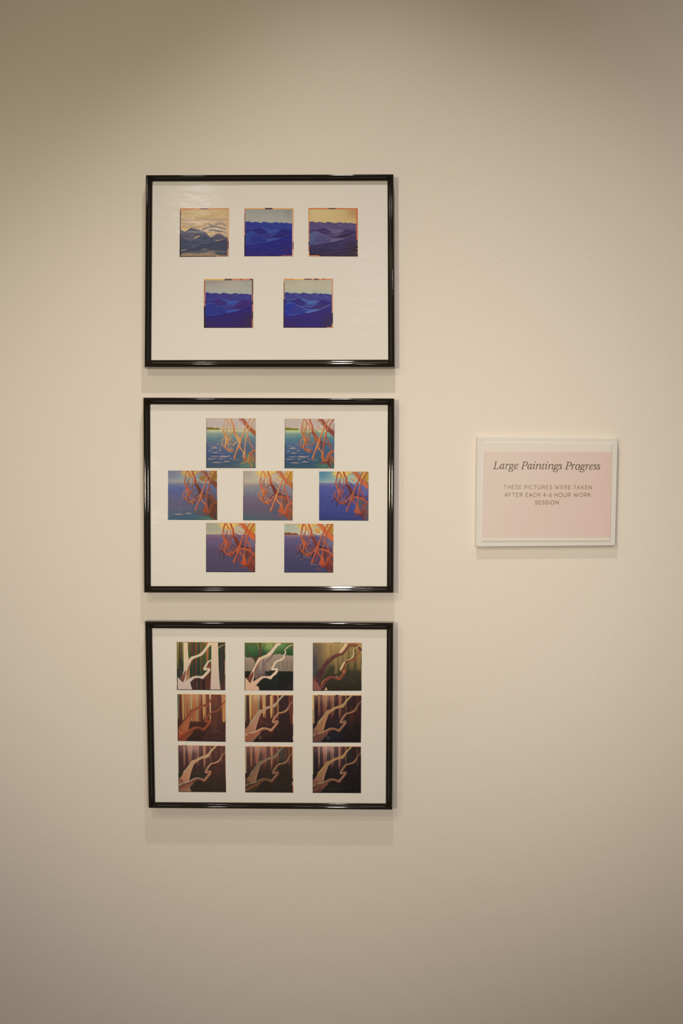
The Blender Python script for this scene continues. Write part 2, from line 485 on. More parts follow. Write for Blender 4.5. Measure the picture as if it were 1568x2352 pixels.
def waves(rect, ref, s):
    c = Canvas(rect, ref)
    sky = s['sky']
    c.wash([(100, sky[0]), (300, sky[1]), (500, sky[2])], wob=60)
    if 'glow' in s:
        x, y, col = s['glow']
        c.blob(x, y, 420, 190, col, .7)
    c.blob(1380, 200, 220, 200, s['skyr'], .7)
    B, M, D, L, H = s['B'], s['M'], s['D'], s['L'], s['H']   # body, mid, dark, light, highlight
    ridge_fill(c, RIDGE, M, B, soft=8)
    c.line([(p[0], p[1] + 6) for p in RIDGE], D, 5, alpha=.55, soft=8)
    c.blob(250, 560, 200, 60, B, .6); c.blob(1150, 600, 330, 70, M, .6)
    k = s['detail']
    for a, w in [([(300, 500), (420, 545), (560, 600), (700, 670), (800, 720)], 8), ([(560, 600), (640, 560), (690, 530)], 8),
                 ([(680, 545), (760, 580), (900, 590)], 7), ([(860, 600), (980, 560), (1060, 520)], 9), ([(1150, 590), (1250, 560), (1330, 600)], 8),
                 ([(940, 540), (1050, 575), (1200, 600), (1420, 605)], 7), ([(1200, 640), (1300, 610), (1420, 605)], 8), ([(150, 590), (230, 560), (330, 520)], 9), ([(420, 505), (500, 540), (560, 590)], 7)]:
        c.line(a, L, w, alpha=.55 * k, fade=.2, soft=10)
    for a, w in [([(480, 560), (560, 520), (640, 500), (690, 520), (640, 560), (560, 600)], 14), ([(150, 520), (200, 500), (300, 560)], 16), ([(740, 540), (820, 580), (960, 610)], 12), ([(1100, 540), (1200, 580), (1300, 590)], 12), ([(1300, 540), (1400, 580)], 12)]:
        c.line(a, D, w, alpha=.5 * k, fade=.2, soft=14)
    # valley behind
    c.line([(130, 668), (260, 675), (400, 655), (500, 640)], L, 9, alpha=.8, fade=.15, soft=10)
    c.poly([(600, 640), (760, 700), (1040, 690), (1150, 660), (1020, 740), (820, 800), (650, 760)], L, alpha=.75, soft=50)
    ridge_fill(c, [(90, 690), (250, 690), (400, 665), (500, 648), (620, 680), (740, 740), (830, 800), (900, 900)], D, B, soft=12)
    c.line([(540, 650), (660, 690), (780, 745), (850, 765)], L, 9, alpha=.8, fade=.2, soft=12)
    c.blob(830, 740, 110, 45, L, .7)
    c.line([(640, 805), (800, 790), (960, 740), (1060, 700)], L, 16, alpha=.75, fade=.2, soft=14)
    ridge_fill(c, [(620, 860), (760, 845), (880, 810), (990, 750), (1080, 695), (1160, 675), (1260, 700), (1470, 735)], D, D, soft=12)
    c.line([(540, 830), (680, 850), (810, 850), (920, 810), (1020, 745), (1130, 690)], H, 8, alpha=.75, fade=.15, soft=9)
    c.line([(880, 860), (1000, 810), (1100, 790), (1300, 780)], M, 14, alpha=.6, fade=.2, soft=16)
    c.line([(730, 900), (860, 870), (960, 820), (1040, 800)], L, 9, alpha=.7, fade=.2, soft=10)
    c.poly([(860, 900), (1000, 830), (1110, 810), (1360, 780), (1250, 880), (1080, 925), (930, 915)], s['DD'], alpha=.85, soft=26)
    # big left swell
    c.line([(130, 745), (220, 750), (300, 745)], L, 8, alpha=.6 * k, fade=.2, soft=10)
    ridge_fill(c, [(90, 850), (180, 790), (270, 755), (340, 750), (400, 770), (480, 820), (600, 870), (740, 925), (900, 975), (1000, 1000), (1100, 1100), (1500, 1300)], s['S1'], s['S2'], soft=12)
    c.line([(120, 835), (200, 780), (290, 755), (360, 755), (420, 790)], L, 9, alpha=.7, fade=.15, soft=14)
    c.poly([(240, 1040), (320, 900), (390, 810), (520, 850), (760, 950), (660, 1040), (400, 1080)], B, alpha=.7, soft=60)
    c.line([(150, 1000), (170, 900), (260, 830)], s['S1'], 50, alpha=.6, fade=.3, soft=50)
    c.line([(420, 800), (540, 850), (680, 905), (800, 940)], H, s['crest'], alpha=.8, fade=.15, soft=9)
    c.blob(930, 955, 190, 34, L, .9)
    c.line([(680, 1010), (800, 985), (960, 950), (1080, 945)], L, 12, alpha=.8, fade=.2, soft=10)
    for a in [[(740, 975), (860, 975), (950, 965)], [(690, 1035), (800, 1015), (900, 990)]]:
        c.line(a, H, 6, alpha=.8 * s['hk'], fade=.2, soft=8)
    c.line([(200, 1080), (330, 1085), (480, 1070), (620, 1045)], L, 12, alpha=.55, fade=.2, soft=16)
    # front slope rising right
    ridge_fill(c, [(90, 1130), (240, 1115), (420, 1090), (620, 1060), (800, 1020), (960, 985), (1100, 945), (1240, 880), (1340, 830), (1470, 780)], s['F1'], s['F2'], soft=14)
    c.line([(680, 1040), (840, 1008), (980, 970), (1100, 935), (1220, 885), (1340, 825), (1420, 790)], H, s['rim'], alpha=.85 * s['hk'], fade=.1, soft=8)
    c.line([(1000, 985), (1180, 945), (1300, 900)], s['F1'], 12, alpha=.6, fade=.2, soft=12)
    for a, w in [([(180, 1190), (330, 1195), (460, 1160), (560, 1120)], 9), ([(640, 1180), (780, 1205), (920, 1210), (1080, 1170), (1200, 1120)], 10),
                 ([(400, 1385), (560, 1340), (800, 1320), (1000, 1290), (1160, 1270), (1300, 1190), (1430, 1120)], 14), ([(900, 1110), (1060, 1060), (1220, 1000)], 12), ([(1000, 1400), (1200, 1350), (1400, 1260)], 14)]:
        c.line(a, s['FL'], w, alpha=.6, fade=.2, soft=16)
    c.blob(1380, 1300, 250, 260, s['corner'], .85); c.blob(160, 1420, 260, 110, s['F2'], .6)
    c.blob(650, 1430, 260, 60, s['FL'], .35)
    for q in range(46):
        fx = (q * 97 % 131) / 131; fy = (q * 53 % 67) / 67
        x = 130 + fx * 1250; y = 540 + fy * 880
        sl = (.12 if y > 1000 else -.05) + .25 * math.sin(q * 1.7) - (.18 if x > 900 and y > 800 else 0)
        ln = 60 + 130 * ((q * 29 % 37) / 37)
        col = s['L'] if q % 3 == 0 else (s['D'] if q % 3 == 1 else s['FL'])
        if y > 1050 and q % 3 == 0:
            col = s['FL']
        c.line([(x - ln, y + sl * ln, 2), (x, y - 8, 5 + q % 4), (x + ln, y - sl * ln * 1.3, 2)], col, alpha=.35, fade=.25, soft=12)
    c.grain(6, 60, 9, 5)
    c.grain(5, 24, 10)
    for e in s['edges']:
        c.edge(*e)
    for _ in range(1):
        for side, a0, b0, n_, wid, col in s.get('ticks', []):
            for q in range(n_):
                f = a0 + (b0 - a0) * q / n_
                c.edge(side, f, f + (b0 - a0) / n_ * .5, wid, col)
    return c


# ---- the seven mangrove paintings --------------------------------------------
MR = (98, 100, 1462, 1462)


def glint(c, x, y, w, h, col, a=.85):
    h = h * .75
    c.line([(x - w, y + h * .3, h * .35), (x - w * .3, y - h * .2, h), (x + w * .4, y, h * .8), (x + w, y - h * .3, h * .3)], col, alpha=a, soft=8)


def mangrove(rect, s):
    c = Canvas(rect, MR)
    c.wash([(100, s['sky'][0]), (260, s['sky'][1]), (420, s['sky'][2])], wob=40)
    if 'skyl' in s:
        c.blob(140, 160, 230, 210, s['skyl'], .95)
    c.wash([(415, s['sea'][0]), (480, s['sea'][1]), (650, s['sea'][2]), (850, s['sea'][3]), (1120, s['sea'][4]), (1462, s['sea'][5])],
           y0=418 + s.get('hz', 0), y1=1600, soft=s.get('hsoft', 8), wob=70)
    for x, y, rx, ry, col, a in s.get('patch', []):
        c.blob(x, y, rx, ry, col, a)
    if s.get('island'):
        I = s['island']
        c.poly([(90, 370), (130, 345), (180, 352), (230, 345), (300, 362), (350, 372), (400, 360), (440, 368), (490, 400), (490, 418), (90, 418)], I, soft=8)
        if s.get('farshore'):
            c.line([(500, 412), (800, 408), (1240, 414), (1400, 405)], I, 5, alpha=.8, soft=5)
        c.line([(98, 424), (500, 424), (900, 424)], s['shine'], 6, alpha=.7, fade=.1, soft=10)
    g = s.get('glints', [])
    GL = [(420, 810, 45, 9), (330, 880, 50, 8), (330, 915, 100, 16), (205, 992, 42, 12), (475, 985, 34, 15), (355, 1045, 85, 14), (330, 1145, 110, 10), (590, 1145, 130, 18), (740, 1135, 8, 22),
          (230, 1218, 90, 12), (350, 1205, 40, 8), (510, 1205, 50, 10), (400, 1310, 130, 14), (670, 1285, 95, 15), (770, 1205, 40, 8), (230, 845, 70, 5), (530, 1060, 50, 5), (760, 1030, 60, 6)]
    for i in g:
        glint(c, *GL[i], s['gl'])
    if len(g) > 6:
        for a in [[(120, 1110), (300, 1085), (480, 1110)], [(200, 1280), (380, 1260), (520, 1300)], [(560, 1330), (700, 1340), (820, 1310)]]:
            c.line(a, (52, 66, 84), 16, alpha=.5, fade=.2, soft=30)
        c.line([(480, 1260), (510, 1230), (580, 1190), (680, 1160)], s['gl'], 4, alpha=.7)
        for x in (820, 900, 960):
            c.line([(x - 30, 1225), (x, 1248), (x + 40, 1240), (x + 50, 1205)], s['gl'], 4, alpha=.7)
    # foliage
    if s.get('leaf'):
        LF = s['leaf']
        c.poly([(490, 90), (500, 170), (470, 230), (560, 225), (600, 270), (690, 285), (760, 300), (820, 260), (900, 200), (960, 160), (1020, 90)], LF, alpha=s.get('la', .95), soft=26, smooth=True)
        c.dapple(680, 150, 260, 170, s['leaf2'], .8, 40, .62, 4)
        c.dapple(1370, 230, 150, 230, LF, .95, 50, .5, 7)
        c.dapple(1390, 260, 120, 190, s['leaf3'], .9, 34, .6, 12)
    if s.get('tuft'):
        x, y, rx, ry, col, al = s['tuft']
        c.dapple(x, y, rx, ry, col, al, 30, .45, 20)
    s = dict(s)
    for key in ('O', 'O2', 'R1', 'R1b', 'R2', 'R2b', 'R3', 'X', 'H', 'F', 'Z', 'basin', 'Zh'):
        s[key] = tuple(np.array(s[key]) * (.95, .93, .96))
    O, D, H, K = s['O'], s['D'], s['H'], s['K']   # orange, brown, light edge, darkest
    kw = s.get('k', 1.0)
    al = s.get('thin', 1.0)

    def L(p, col, **q):
        c.line(p, col, k=kw, soft=9, **q)
    # thin roots at the back
    for p in [[(880, 385, 7), (960, 405, 8), (1060, 540, 9), (1160, 650, 9), (1250, 760, 9), (1310, 800, 7)],
              [(905, 395, 6), (940, 480, 6), (990, 600, 8), (1020, 640, 8)], [(960, 410, 5), (1000, 520, 5), (1015, 610, 5)],
              [(800, 575, 7), (870, 605, 8), (930, 680, 8)], [(790, 640, 7), (840, 710, 8), (890, 775, 8)], [(800, 620, 6), (812, 690, 6), (835, 760, 6)],
              [(880, 620, 5), (900, 690, 6), (870, 740, 5)], [(1110, 620, 7), (1170, 690, 8), (1170, 750, 7)], [(1120, 640, 5), (1125, 720, 5)],
              [(775, 700, 6), (770, 790, 7), (800, 850, 6)], [(735, 720, 6), (790, 800, 6), (830, 850, 6)],
              [(1300, 800, 7), (1380, 830, 8), (1450, 920, 9)], [(1340, 830, 6), (1440, 870, 6)]]:
        c.line(p, s['T'], alpha=al, soft=8, k=kw)
    if s.get('back', 1):
        L([(1040, 700, 26), (1090, 750, 42), (1170, 775, 30), (1290, 805, 12), (1450, 790, 7)], [K, K, D], grain=30)
        for x in (1085, 1125):
            c.blob(x, 755, 14, 16, s['sea'][3], .8)
    if s.get('lowback', 1):
        # dark tangle low right
        c.poly([(1180, 880), (1240, 860), (1300, 900), (1340, 960), (1300, 1010), (1230, 1080), (1240, 1230), (1200, 1060)], s['tangle'], alpha=.85, soft=24)
        L([(1270, 860, 20), (1290, 930, 18), (1300, 1000, 16)], D)
        c.poly([(1330, 1040), (1470, 1000), (1470, 1460), (1400, 1460), (1330, 1250)], s['tangle'], alpha=.75, soft=40)
    if s.get('legs'):
        for p in [[(545, 830, 10), (500, 885, 10), (478, 930, 9), (465, 965, 14)], [(585, 890, 12), (588, 980, 10), (570, 1075, 11)], [(590, 1005, 7), (620, 1060, 7)],
                  [(635, 930, 12), (665, 985, 13)], [(600, 640, 12), (560, 690, 16), (530, 760, 18), (540, 850, 16), (600, 920, 16)], [(560, 740, 7), (620, 790, 8)],
                  [(920, 920, 16), (900, 980, 15), (880, 1025, 10)]]:
            L(p, K)
        if s['legs'] > 1:
            for p in [[(970, 1020, 10), (1000, 990, 10), (1040, 990, 10)], [(1040, 1020, 16), (990, 1090, 16), (945, 1130, 12), (930, 1210, 9)], [(1000, 1100, 9), (1010, 1160, 9), (1020, 1240, 8)]]:
                L(p, D)
    # arch on the left
    L([(590, 600, 7), (525, 665, 10), (475, 730, s.get('archw', 8)), (468, 810, s.get('archw', 8)), (500, 880, 8)], s['A'], alpha=s.get('archa', .8))
    L([(610, 630, 9), (548, 690, 13), (535, 770, 14), (565, 850, 16), (620, 915, 18)], O, hi=H)
    if s.get('glints') and not s.get('legs'):
        L([(530, 800, 7), (500, 880, 8), (480, 960, 7)], O, alpha=.8)
    # basin of roots
    L([(570, 850, 20), (640, 915, 26), (720, 965, 34), (800, 1000, 30), (850, 990, 16)], s['basin'], lo=K if s.get('legs') else D, grain=60)
    for p in [[(620, 890, 5), (700, 940, 6), (780, 990, 6)], [(680, 890, 5), (760, 920, 5), (830, 960, 6)], [(740, 880, 5), (800, 930, 5), (850, 950, 5)]]:
        L(p, H, alpha=.75)
    for p in [[(660, 900, 5), (700, 960, 6), (730, 1000, 5)], [(720, 900, 5), (790, 950, 6), (860, 990, 6)], [(640, 950, 5), (690, 1010, 7)]]:
        L(p, K, alpha=.8)
    # left uprights
    L([(650, 115, 13), (720, 230, 12), (772, 300, 11), (775, 400, 11), (768, 520, 14), (772, 620, 13), (760, 700, 12)], [O, O, O, D, O], hi=H)
    L([(655, 110, 16), (690, 190, 12), (686, 300, 11), (675, 420, 12), (682, 540, 14), (690, 650, 18), (700, 760, 14), (725, 860, 13)], [O, O, D, O, O], hi=H)
    L([(690, 330, 8), (645, 390, 8), (630, 460, 8), (645, 540, 7)], D, hi=H)
    L([(590, 320, 6), (620, 400, 6), (640, 500, 7)], D, alpha=.8)
    L([(622, 108, s.get('lw', 22)), (592, 220, s.get('lw', 22) * .85), (572, 330, 15), (556, 412, 19), (585, 500, 26), (622, 590, 32), (662, 680, 42), (650, 770, 34), (622, 870, 24)], [O, O, O, s['O2'], O, O, O], hi=H, lo=D, grain=20)
    L([(700, 690, 14), (665, 770, 14), (640, 860, 13)], D)
    L([(760, 640, 12), (715, 700, 12), (690, 790, 12)], O, lo=D)
    L([(740, 690, 9), (780, 790, 9), (850, 830, 8)], D)
    L([(730, 570, 9), (770, 530, 9), (850, 480, 12)], D)
    # the dark middle trunk
    L([(775, 105, 26), (800, 195, 28), (846, 290, 27), (852, 400, 30), (872, 470, 38), (930, 560, 42), (980, 660, 46), (1010, 740, 30)], [O, O, s['O2'], D, s['TK'], s['TK']], hi=s['TH'], lo=s['TL'], grain=26)
    L([(985, 700, 22), (940, 750, 17), (890, 790, 15), (830, 850, 11)], s['TK'])
    L([(780, 370, 6), (860, 385, 6), (940, 395, 7)], O, alpha=.8)
    if s.get('fins', 1):
        L([(1000, 740, 10), (950, 800, 14), (880, 880, 16), (820, 930, 14), (770, 880, 10)], O, hi=H, lo=D)
        L([(850, 830, 8), (880, 860, 12), (900, 900, 10)], D)
    # trunk at upper right
    L([(1045, 80, 46), (1150, 180, s['tw']), (1230, 310, s['tw'] + 4), (1330, 415, s['tw'] + 14), (1500, 560, 62)], s['TR'], hi=s.get('TRh'), lo=s.get('TRl'), grain=22)
    L([(1005, 115, 10), (1060, 200, 9), (1110, 240, 9), (1180, 310, 10)], s['TR'][0] if isinstance(s['TR'], list) else s['TR'])
    for p in [[(900, 140, 4), (960, 175, 6), (1030, 180, 6)], [(985, 270, 5), (1000, 330, 6), (1060, 360, 6), (1150, 400, 7)], [(1010, 300, 4), (1040, 350, 5)]]:
        if s.get('twigs', 1):
            L(p, O, alpha=.85)
    L([(1060, 190, 5), (1120, 230, 6), (1160, 280, 6)], s['gl'], alpha=.5)
    for p in [[(1330, 310, 5), (1390, 370, 6), (1450, 440, 7)], [(1420, 260, 4), (1400, 330, 5), (1440, 400, 5)]]:
        L(p, D, alpha=.8)
    # low right mound
    Z = s['Z']
    L([(1470, 980, 34), (1390, 1010, 30), (1320, 1050, 28), (1295, 1140, 34), (1290, 1250, 52), (1310, 1330, 44), (1350, 1400, 28), (1380, 1470, 20)], [Z, Z, s['Z2'], s['Z2']], hi=s['Zh'], grain=40)
    L([(1290, 1270, 36), (1200, 1290, 26), (1120, 1320, 16), (1040, 1350, 9)], s['Z2'], hi=s['Zh'])
    L([(1320, 1060, 14), (1380, 1170, 14), (1460, 1290, 12)], Z, hi=s['Zh'])
    L([(1350, 1180, 12), (1400, 1300, 12), (1462, 1380, 10)], s['Z2'])
    L([(1380, 1060, 8), (1430, 1170, 8), (1470, 1220, 7)], Z)
    # crossing root and right roots
    if s.get('cross', 1):
        L([(1010, 850, 20), (1100, 815, 24), (1200, 825, 24), (1300, 860, 26), (1390, 930, 22), (1470, 960, 16)], s['X'], hi=H, grain=14)
        L([(840, 960, 10), (890, 890, 12), (950, 850, 14), (1010, 830, 16)], s['X'])
    L([(1240, 590, 15), (1285, 690, 16), (1325, 820, 17), (1380, 950, 14)], s['R3'], hi=H, lo=D)
    L([(1015, 860, 24), (1060, 945, 20), (1130, 1030, 16)], s['R1'], lo=D)
    rw = s.get('rw', 1)
    L([(1430, 100, 22 * rw), (1360, 220, 21 * rw), (1300, 330, 22 * rw), (1245, 450, 23 * rw), (1215, 580, 22 * rw), (1185, 720, 18 * rw), (1165, 860, 17 * rw), (1160, 980, 19), (1150, 1080, 26)], [s['R2'], s['R2'], s['R2'], s['R2b'], s['R2']], hi=H, lo=D, grain=18)
    if s.get('foot', 1):
        c.poly([(1130, 1030), (1185, 1030), (1235, 1250), (1140, 1265), (1055, 1235)], s['R2'], col2=s['F'], soft=14)
        c.line([(1160, 1050, 3), (1170, 1150, 3), (1215, 1250, 4)], H, alpha=.6)
    else:
        L([(1150, 1060, 28), (1140, 1150, 40), (1180, 1240, 40)], [s['R2'], Z], hi=H)
    L([(1320, 100, 17 * rw), (1240, 215, 18 * rw), (1185, 350, 20 * rw), (1120, 510, 23 * rw), (1065, 630, 24 * rw), (1035, 750, 30 * rw), (1005, 850, 38 * rw), (950, 960, 24), (905, 1080, 21), (868, 1190, 30)], [s['R1'], s['R1'], s['R1'], s['R1'], s['R1'], s['R1b'], s['R1b']], hi=H, lo=s.get('R1l', D), grain=16)
    # fine dark and light strokes worked over the roots
    for q in range(30):
        x = 560 + (q * 61 % 97) / 97 * 380; y = 640 + (q * 37 % 53) / 53 * 360
        if abs(x - 730) + abs(y - 850) > 330:
            continue
        a_ = -.9 + 1.9 * ((q * 17 % 29) / 29)
        ln = 30 + 40 * ((q * 13 % 19) / 19)
        c.line([(x - math.sin(a_) * ln, y - math.cos(a_) * ln, 2), (x, y, 5), (x + math.sin(a_) * ln * .8, y + math.cos(a_) * ln, 2)], (K, H, D)[q % 3] if s.get('legs') or q % 2 else H, alpha=.7 * al, fade=.2, soft=7)
    for q in range(22):
        x = 1050 + (q * 61 % 97) / 97 * 390; y = 820 + (q * 37 % 53) / 53 * 560
        if y > 1100 and x < 1180:
            continue
        ln = 40 + 50 * ((q * 13 % 19) / 19); a_ = -.5 + 1.2 * ((q * 17 % 29) / 29)
        c.line([(x - math.sin(a_) * ln, y - math.cos(a_) * ln, 2), (x, y, 6), (x + math.sin(a_) * ln, y + math.cos(a_) * ln, 2)], (s['Z2'], s['tangle'], s['Zh'], D)[q % 4], alpha=.55 * al, fade=.2, soft=9)
    if s.get('foam'):
        for x, y in [(460, 990), (575, 1090), (660, 1010), (720, 1030), (800, 1060), (850, 1230), (920, 1235), (1000, 1262)]:
            c.line([(x - 45, y - 14, 3), (x - 20, y + 6, 5), (x + 20, y + 4, 4), (x + 40, y - 16, 3)], (176, 140, 130), alpha=.8, soft=7)
        c.line([(950, 1350, 3), (1000, 1370, 5), (1060, 1380, 4), (1150, 1375, 3)], (176, 140, 130), alpha=.7)
        c.line([(150, 1375, 4), (180, 1400, 5)], (140, 130, 150), alpha=.7)
    c.grain(5, 40, 14, 8)
    c.grain(4, 16, 16)
    for e in s['edges']:
        c.edge(*e)
    return c


# ---- the nine forest paintings ------------------------------------------------
FR = (112, 130, 1448, 1440)
S_PATH = [(150, 1300, 90), (280, 1230, 66), (400, 1185, 52), (510, 1125, 44), (600, 1075, 38), (700, 1068, 30), (780, 1092, 32), (838, 1115, 38), (900, 1050, 32),
          (970, 965, 32), (1018, 905, 30), (1022, 862, 24), (975, 868, 26), (925, 895, 28), (885, 880, 28), (915, 815, 30), (965, 735, 28), (1020, 665, 26), (1070, 638, 22),
          (1160, 618, 24), (1250, 575, 30), (1305, 510, 24), (1355, 410, 16), (1440, 310, 12)]
MAIN = [(110, 1100), (180, 1030), (230, 960), (262, 860), (330, 790), (420, 670), (480, 575), (520, 545), (590, 535), (640, 495), (740, 450), (860, 412), (950, 365), (1020, 270), (1150, 140),
        (1215, 140), (1120, 240), (1050, 320), (1010, 385), (965, 470), (900, 482), (820, 490), (740, 525), (640, 590), (560, 660), (515, 760), (470, 880), (440, 990), (410, 1130), (330, 1260), (110, 1300)]


def strip(c, x0, x1, y1, col, col2=None, point=0.0, soft=15, y0=100, alpha=1.0):
    xm = (x0 + x1) / 2
    w = (x1 - x0) / 2
    c.poly([(x0, y0), (x1, y0), (x1 - w * .1, y1 - 160 * (point > 0)), (xm + w * (1 - point), y1), (xm - w * (1 - point), y1), (x0 + w * .35, y1 - 160 * (point > 0))], col, col2=col2, soft=soft, alpha=alpha)


def forest_late(rect, s):
    c = Canvas(rect, FR)
    c.wash([(130, s['dk'][0]), (700, s['dk'][1]), (900, s['g'][0]), (1440, s['g'][1])])
    # light gaps and lit trunks between dark ones
    for x0, x1, y1, ca, cb, p in s['cols']:
        strip(c, x0, x1, y1, ca, cb, p)
    c.wash([(840, s['g'][0]), (1440, s['g'][1])], y0=s.get('gy', 860), y1=1500, soft=120)
    c.poly([(1055, 100), (1325, 100), (1330, 620), (1380, 900), (1448, 1100), (1448, 1440), (760, 1440), (1000, 1000), (1050, 800)], s['big'][0], col2=s['big'][1], soft=26, alpha=s.get('biga', .95))
    for x, y, rx, ry, col, a in s.get('patch', []):
        c.blob(x, y, rx, ry, col, a)
    strip(c, 1332, 1460, 900, s['rt'][0], s['rt'][1], .5, soft=16, alpha=.9)
    if s.get('rl'):
        c.line([(1328, 140, 6), (1335, 420, 6), (1342, 690, 4)], s['rl'], alpha=.9, fade=.1)
    if s.get('glow'):
        x, y, rx, ry, col, a = s['glow']
        c.blob(x, y, rx, ry, col, a)
    for p in [[(440, 170, 3), (470, 220, 4), (520, 300, 4)]]:
        c.line(p, s['dk'][0], alpha=.6)
    for p in s.get('glim', []):
        c.line([(p[0] - 16, p[1] + 4, 3), (p[0], p[1] - 6, 6), (p[0] + 14, p[1] + 8, 4)], p[2], alpha=.75, soft=12)
    for p in s.get('lines', []):
        c.line(p[0], p[1], p[2], alpha=.5, fade=.2, soft=14)
    for q in range(26):
        x = 470 + (q * 61 % 97) / 97 * 950; y = 860 + (q * 37 % 53) / 53 * 540
        g_ = np.array(s['g'][0]) * (1.25 if q % 2 else .8)
        a_ = .9 - 1.6 * ((q * 17 % 29) / 29)
        c.line([(x - 70, y + 40 * a_, 3), (x, y, 7), (x + 70, y - 46 * a_, 3)], tuple(g_), alpha=.4, fade=.25, soft=16)
    # the two limbs
    c.poly(MAIN, s['m'][0], col2=s['m'][1], soft=10)
    t = s['m']
    c.hold(MAIN)
    c.line([(150, 1040, 16), (260, 900, 26), (330, 810, 26), (430, 680, 24), (510, 575, 20)], t[2], alpha=.85, soft=26, fade=.08)
    c.line([(520, 560, 8), (620, 520, 10), (740, 465, 10), (860, 425, 10), (960, 380, 9), (1040, 270, 8), (1150, 160, 7)], t[2], alpha=.6, soft=14)
    c.line([(560, 640, 14), (660, 560, 12), (780, 500, 10), (900, 465, 10)], t[3], alpha=.8, soft=18, fade=.1)
    c.line([(400, 1120, 26), (430, 980, 24), (480, 830, 22), (540, 700, 18)], t[3], alpha=.7, soft=30, fade=.15)
    c.line([(250, 1120, 12), (330, 960, 14), (400, 840, 14), (470, 720, 10)], t[4], alpha=.55, soft=24, fade=.2)
    c.line([(330, 1140, 14), (370, 1020, 12), (420, 880, 10)], t[4], alpha=.5, soft=20, fade=.2)
    for q in range(26):
        u = (q * 37 % 53) / 53
        x = 160 + 760 * u ** 1.3; y = 1120 - 640 * u ** .62 + ((q * 29 % 31) / 31 - .5) * 150 * (1 - u * .7)
        ln = 46
        c.line([(x - ln * .55, y + ln, 2), (x, y, 6), (x + ln * .6, y - ln * .9, 2)], (t[4], t[3], t[2], t[1])[q % 4], alpha=.4, fade=.25, soft=14)
    c.trim()
    c.poly([(108, 1090), (200, 1090), (300, 1200), (420, 1170), (520, 1110), (540, 1200), (430, 1310), (330, 1440), (108, 1440)], s['b'][0], col2=s['b'][1], soft=22)
    if s.get('wedge'):
        c.poly([(400, 1310), (430, 1320), (475, 1440), (330, 1440)], s['wedge'], soft=14)
    c.line(S_PATH, s['s'], hi=s['sh'], lo=s['sl'], light=(-.45, -.9), soft=10)
    c.line([(240, 1190, 8), (330, 1175, 12), (410, 1148, 12), (520, 1080, 10), (600, 1045, 8)], s['sh'], alpha=.8, fade=.15, soft=12)
    c.line([(150, 1180, 20), (230, 1220, 26), (330, 1230, 20)], s['bm'], alpha=.6, fade=.2, soft=30)
    c.line([(115, 1120, 8), (170, 1170, 10), (230, 1190, 8)], s['bl'], alpha=.8, fade=.15, soft=16)
    if s.get('fern'):
        c.dapple(540, 1320, 120, 120, s['fern'], .5, 14, .95, 31, soft=.45)
    c.grain(4, 12, 26)
    for e in s['edges']:
        c.edge(*e)
    return c


def limb_base(c, col, col2, w=1.0):
    """bare limbs blocked in as flat pale shapes"""
    c.poly([(110, 1060), (170, 1130), (270, 1240), (330, 1110), (350, 940), (250, 1040), (300, 900), (290, 820), (360, 740), (440, 600), (500, 525), (620, 490), (720, 450), (800, 390), (880, 290), (960, 180), (980, 120),
            (1100, 120), (1110, 165), (1030, 215), (950, 300), (890, 400), (800, 490), (700, 530), (570, 580), (500, 680), (430, 800), (390, 930), (375, 1080), (345, 1195), (480, 1110), (560, 1070), (640, 1050), (740, 1055), (820, 1050), (850, 1130),
            (830, 1140), (720, 1110), (620, 1110), (550, 1160), (480, 1230), (500, 1330), (540, 1450), (110, 1450)], col, col2=col2, soft=9)


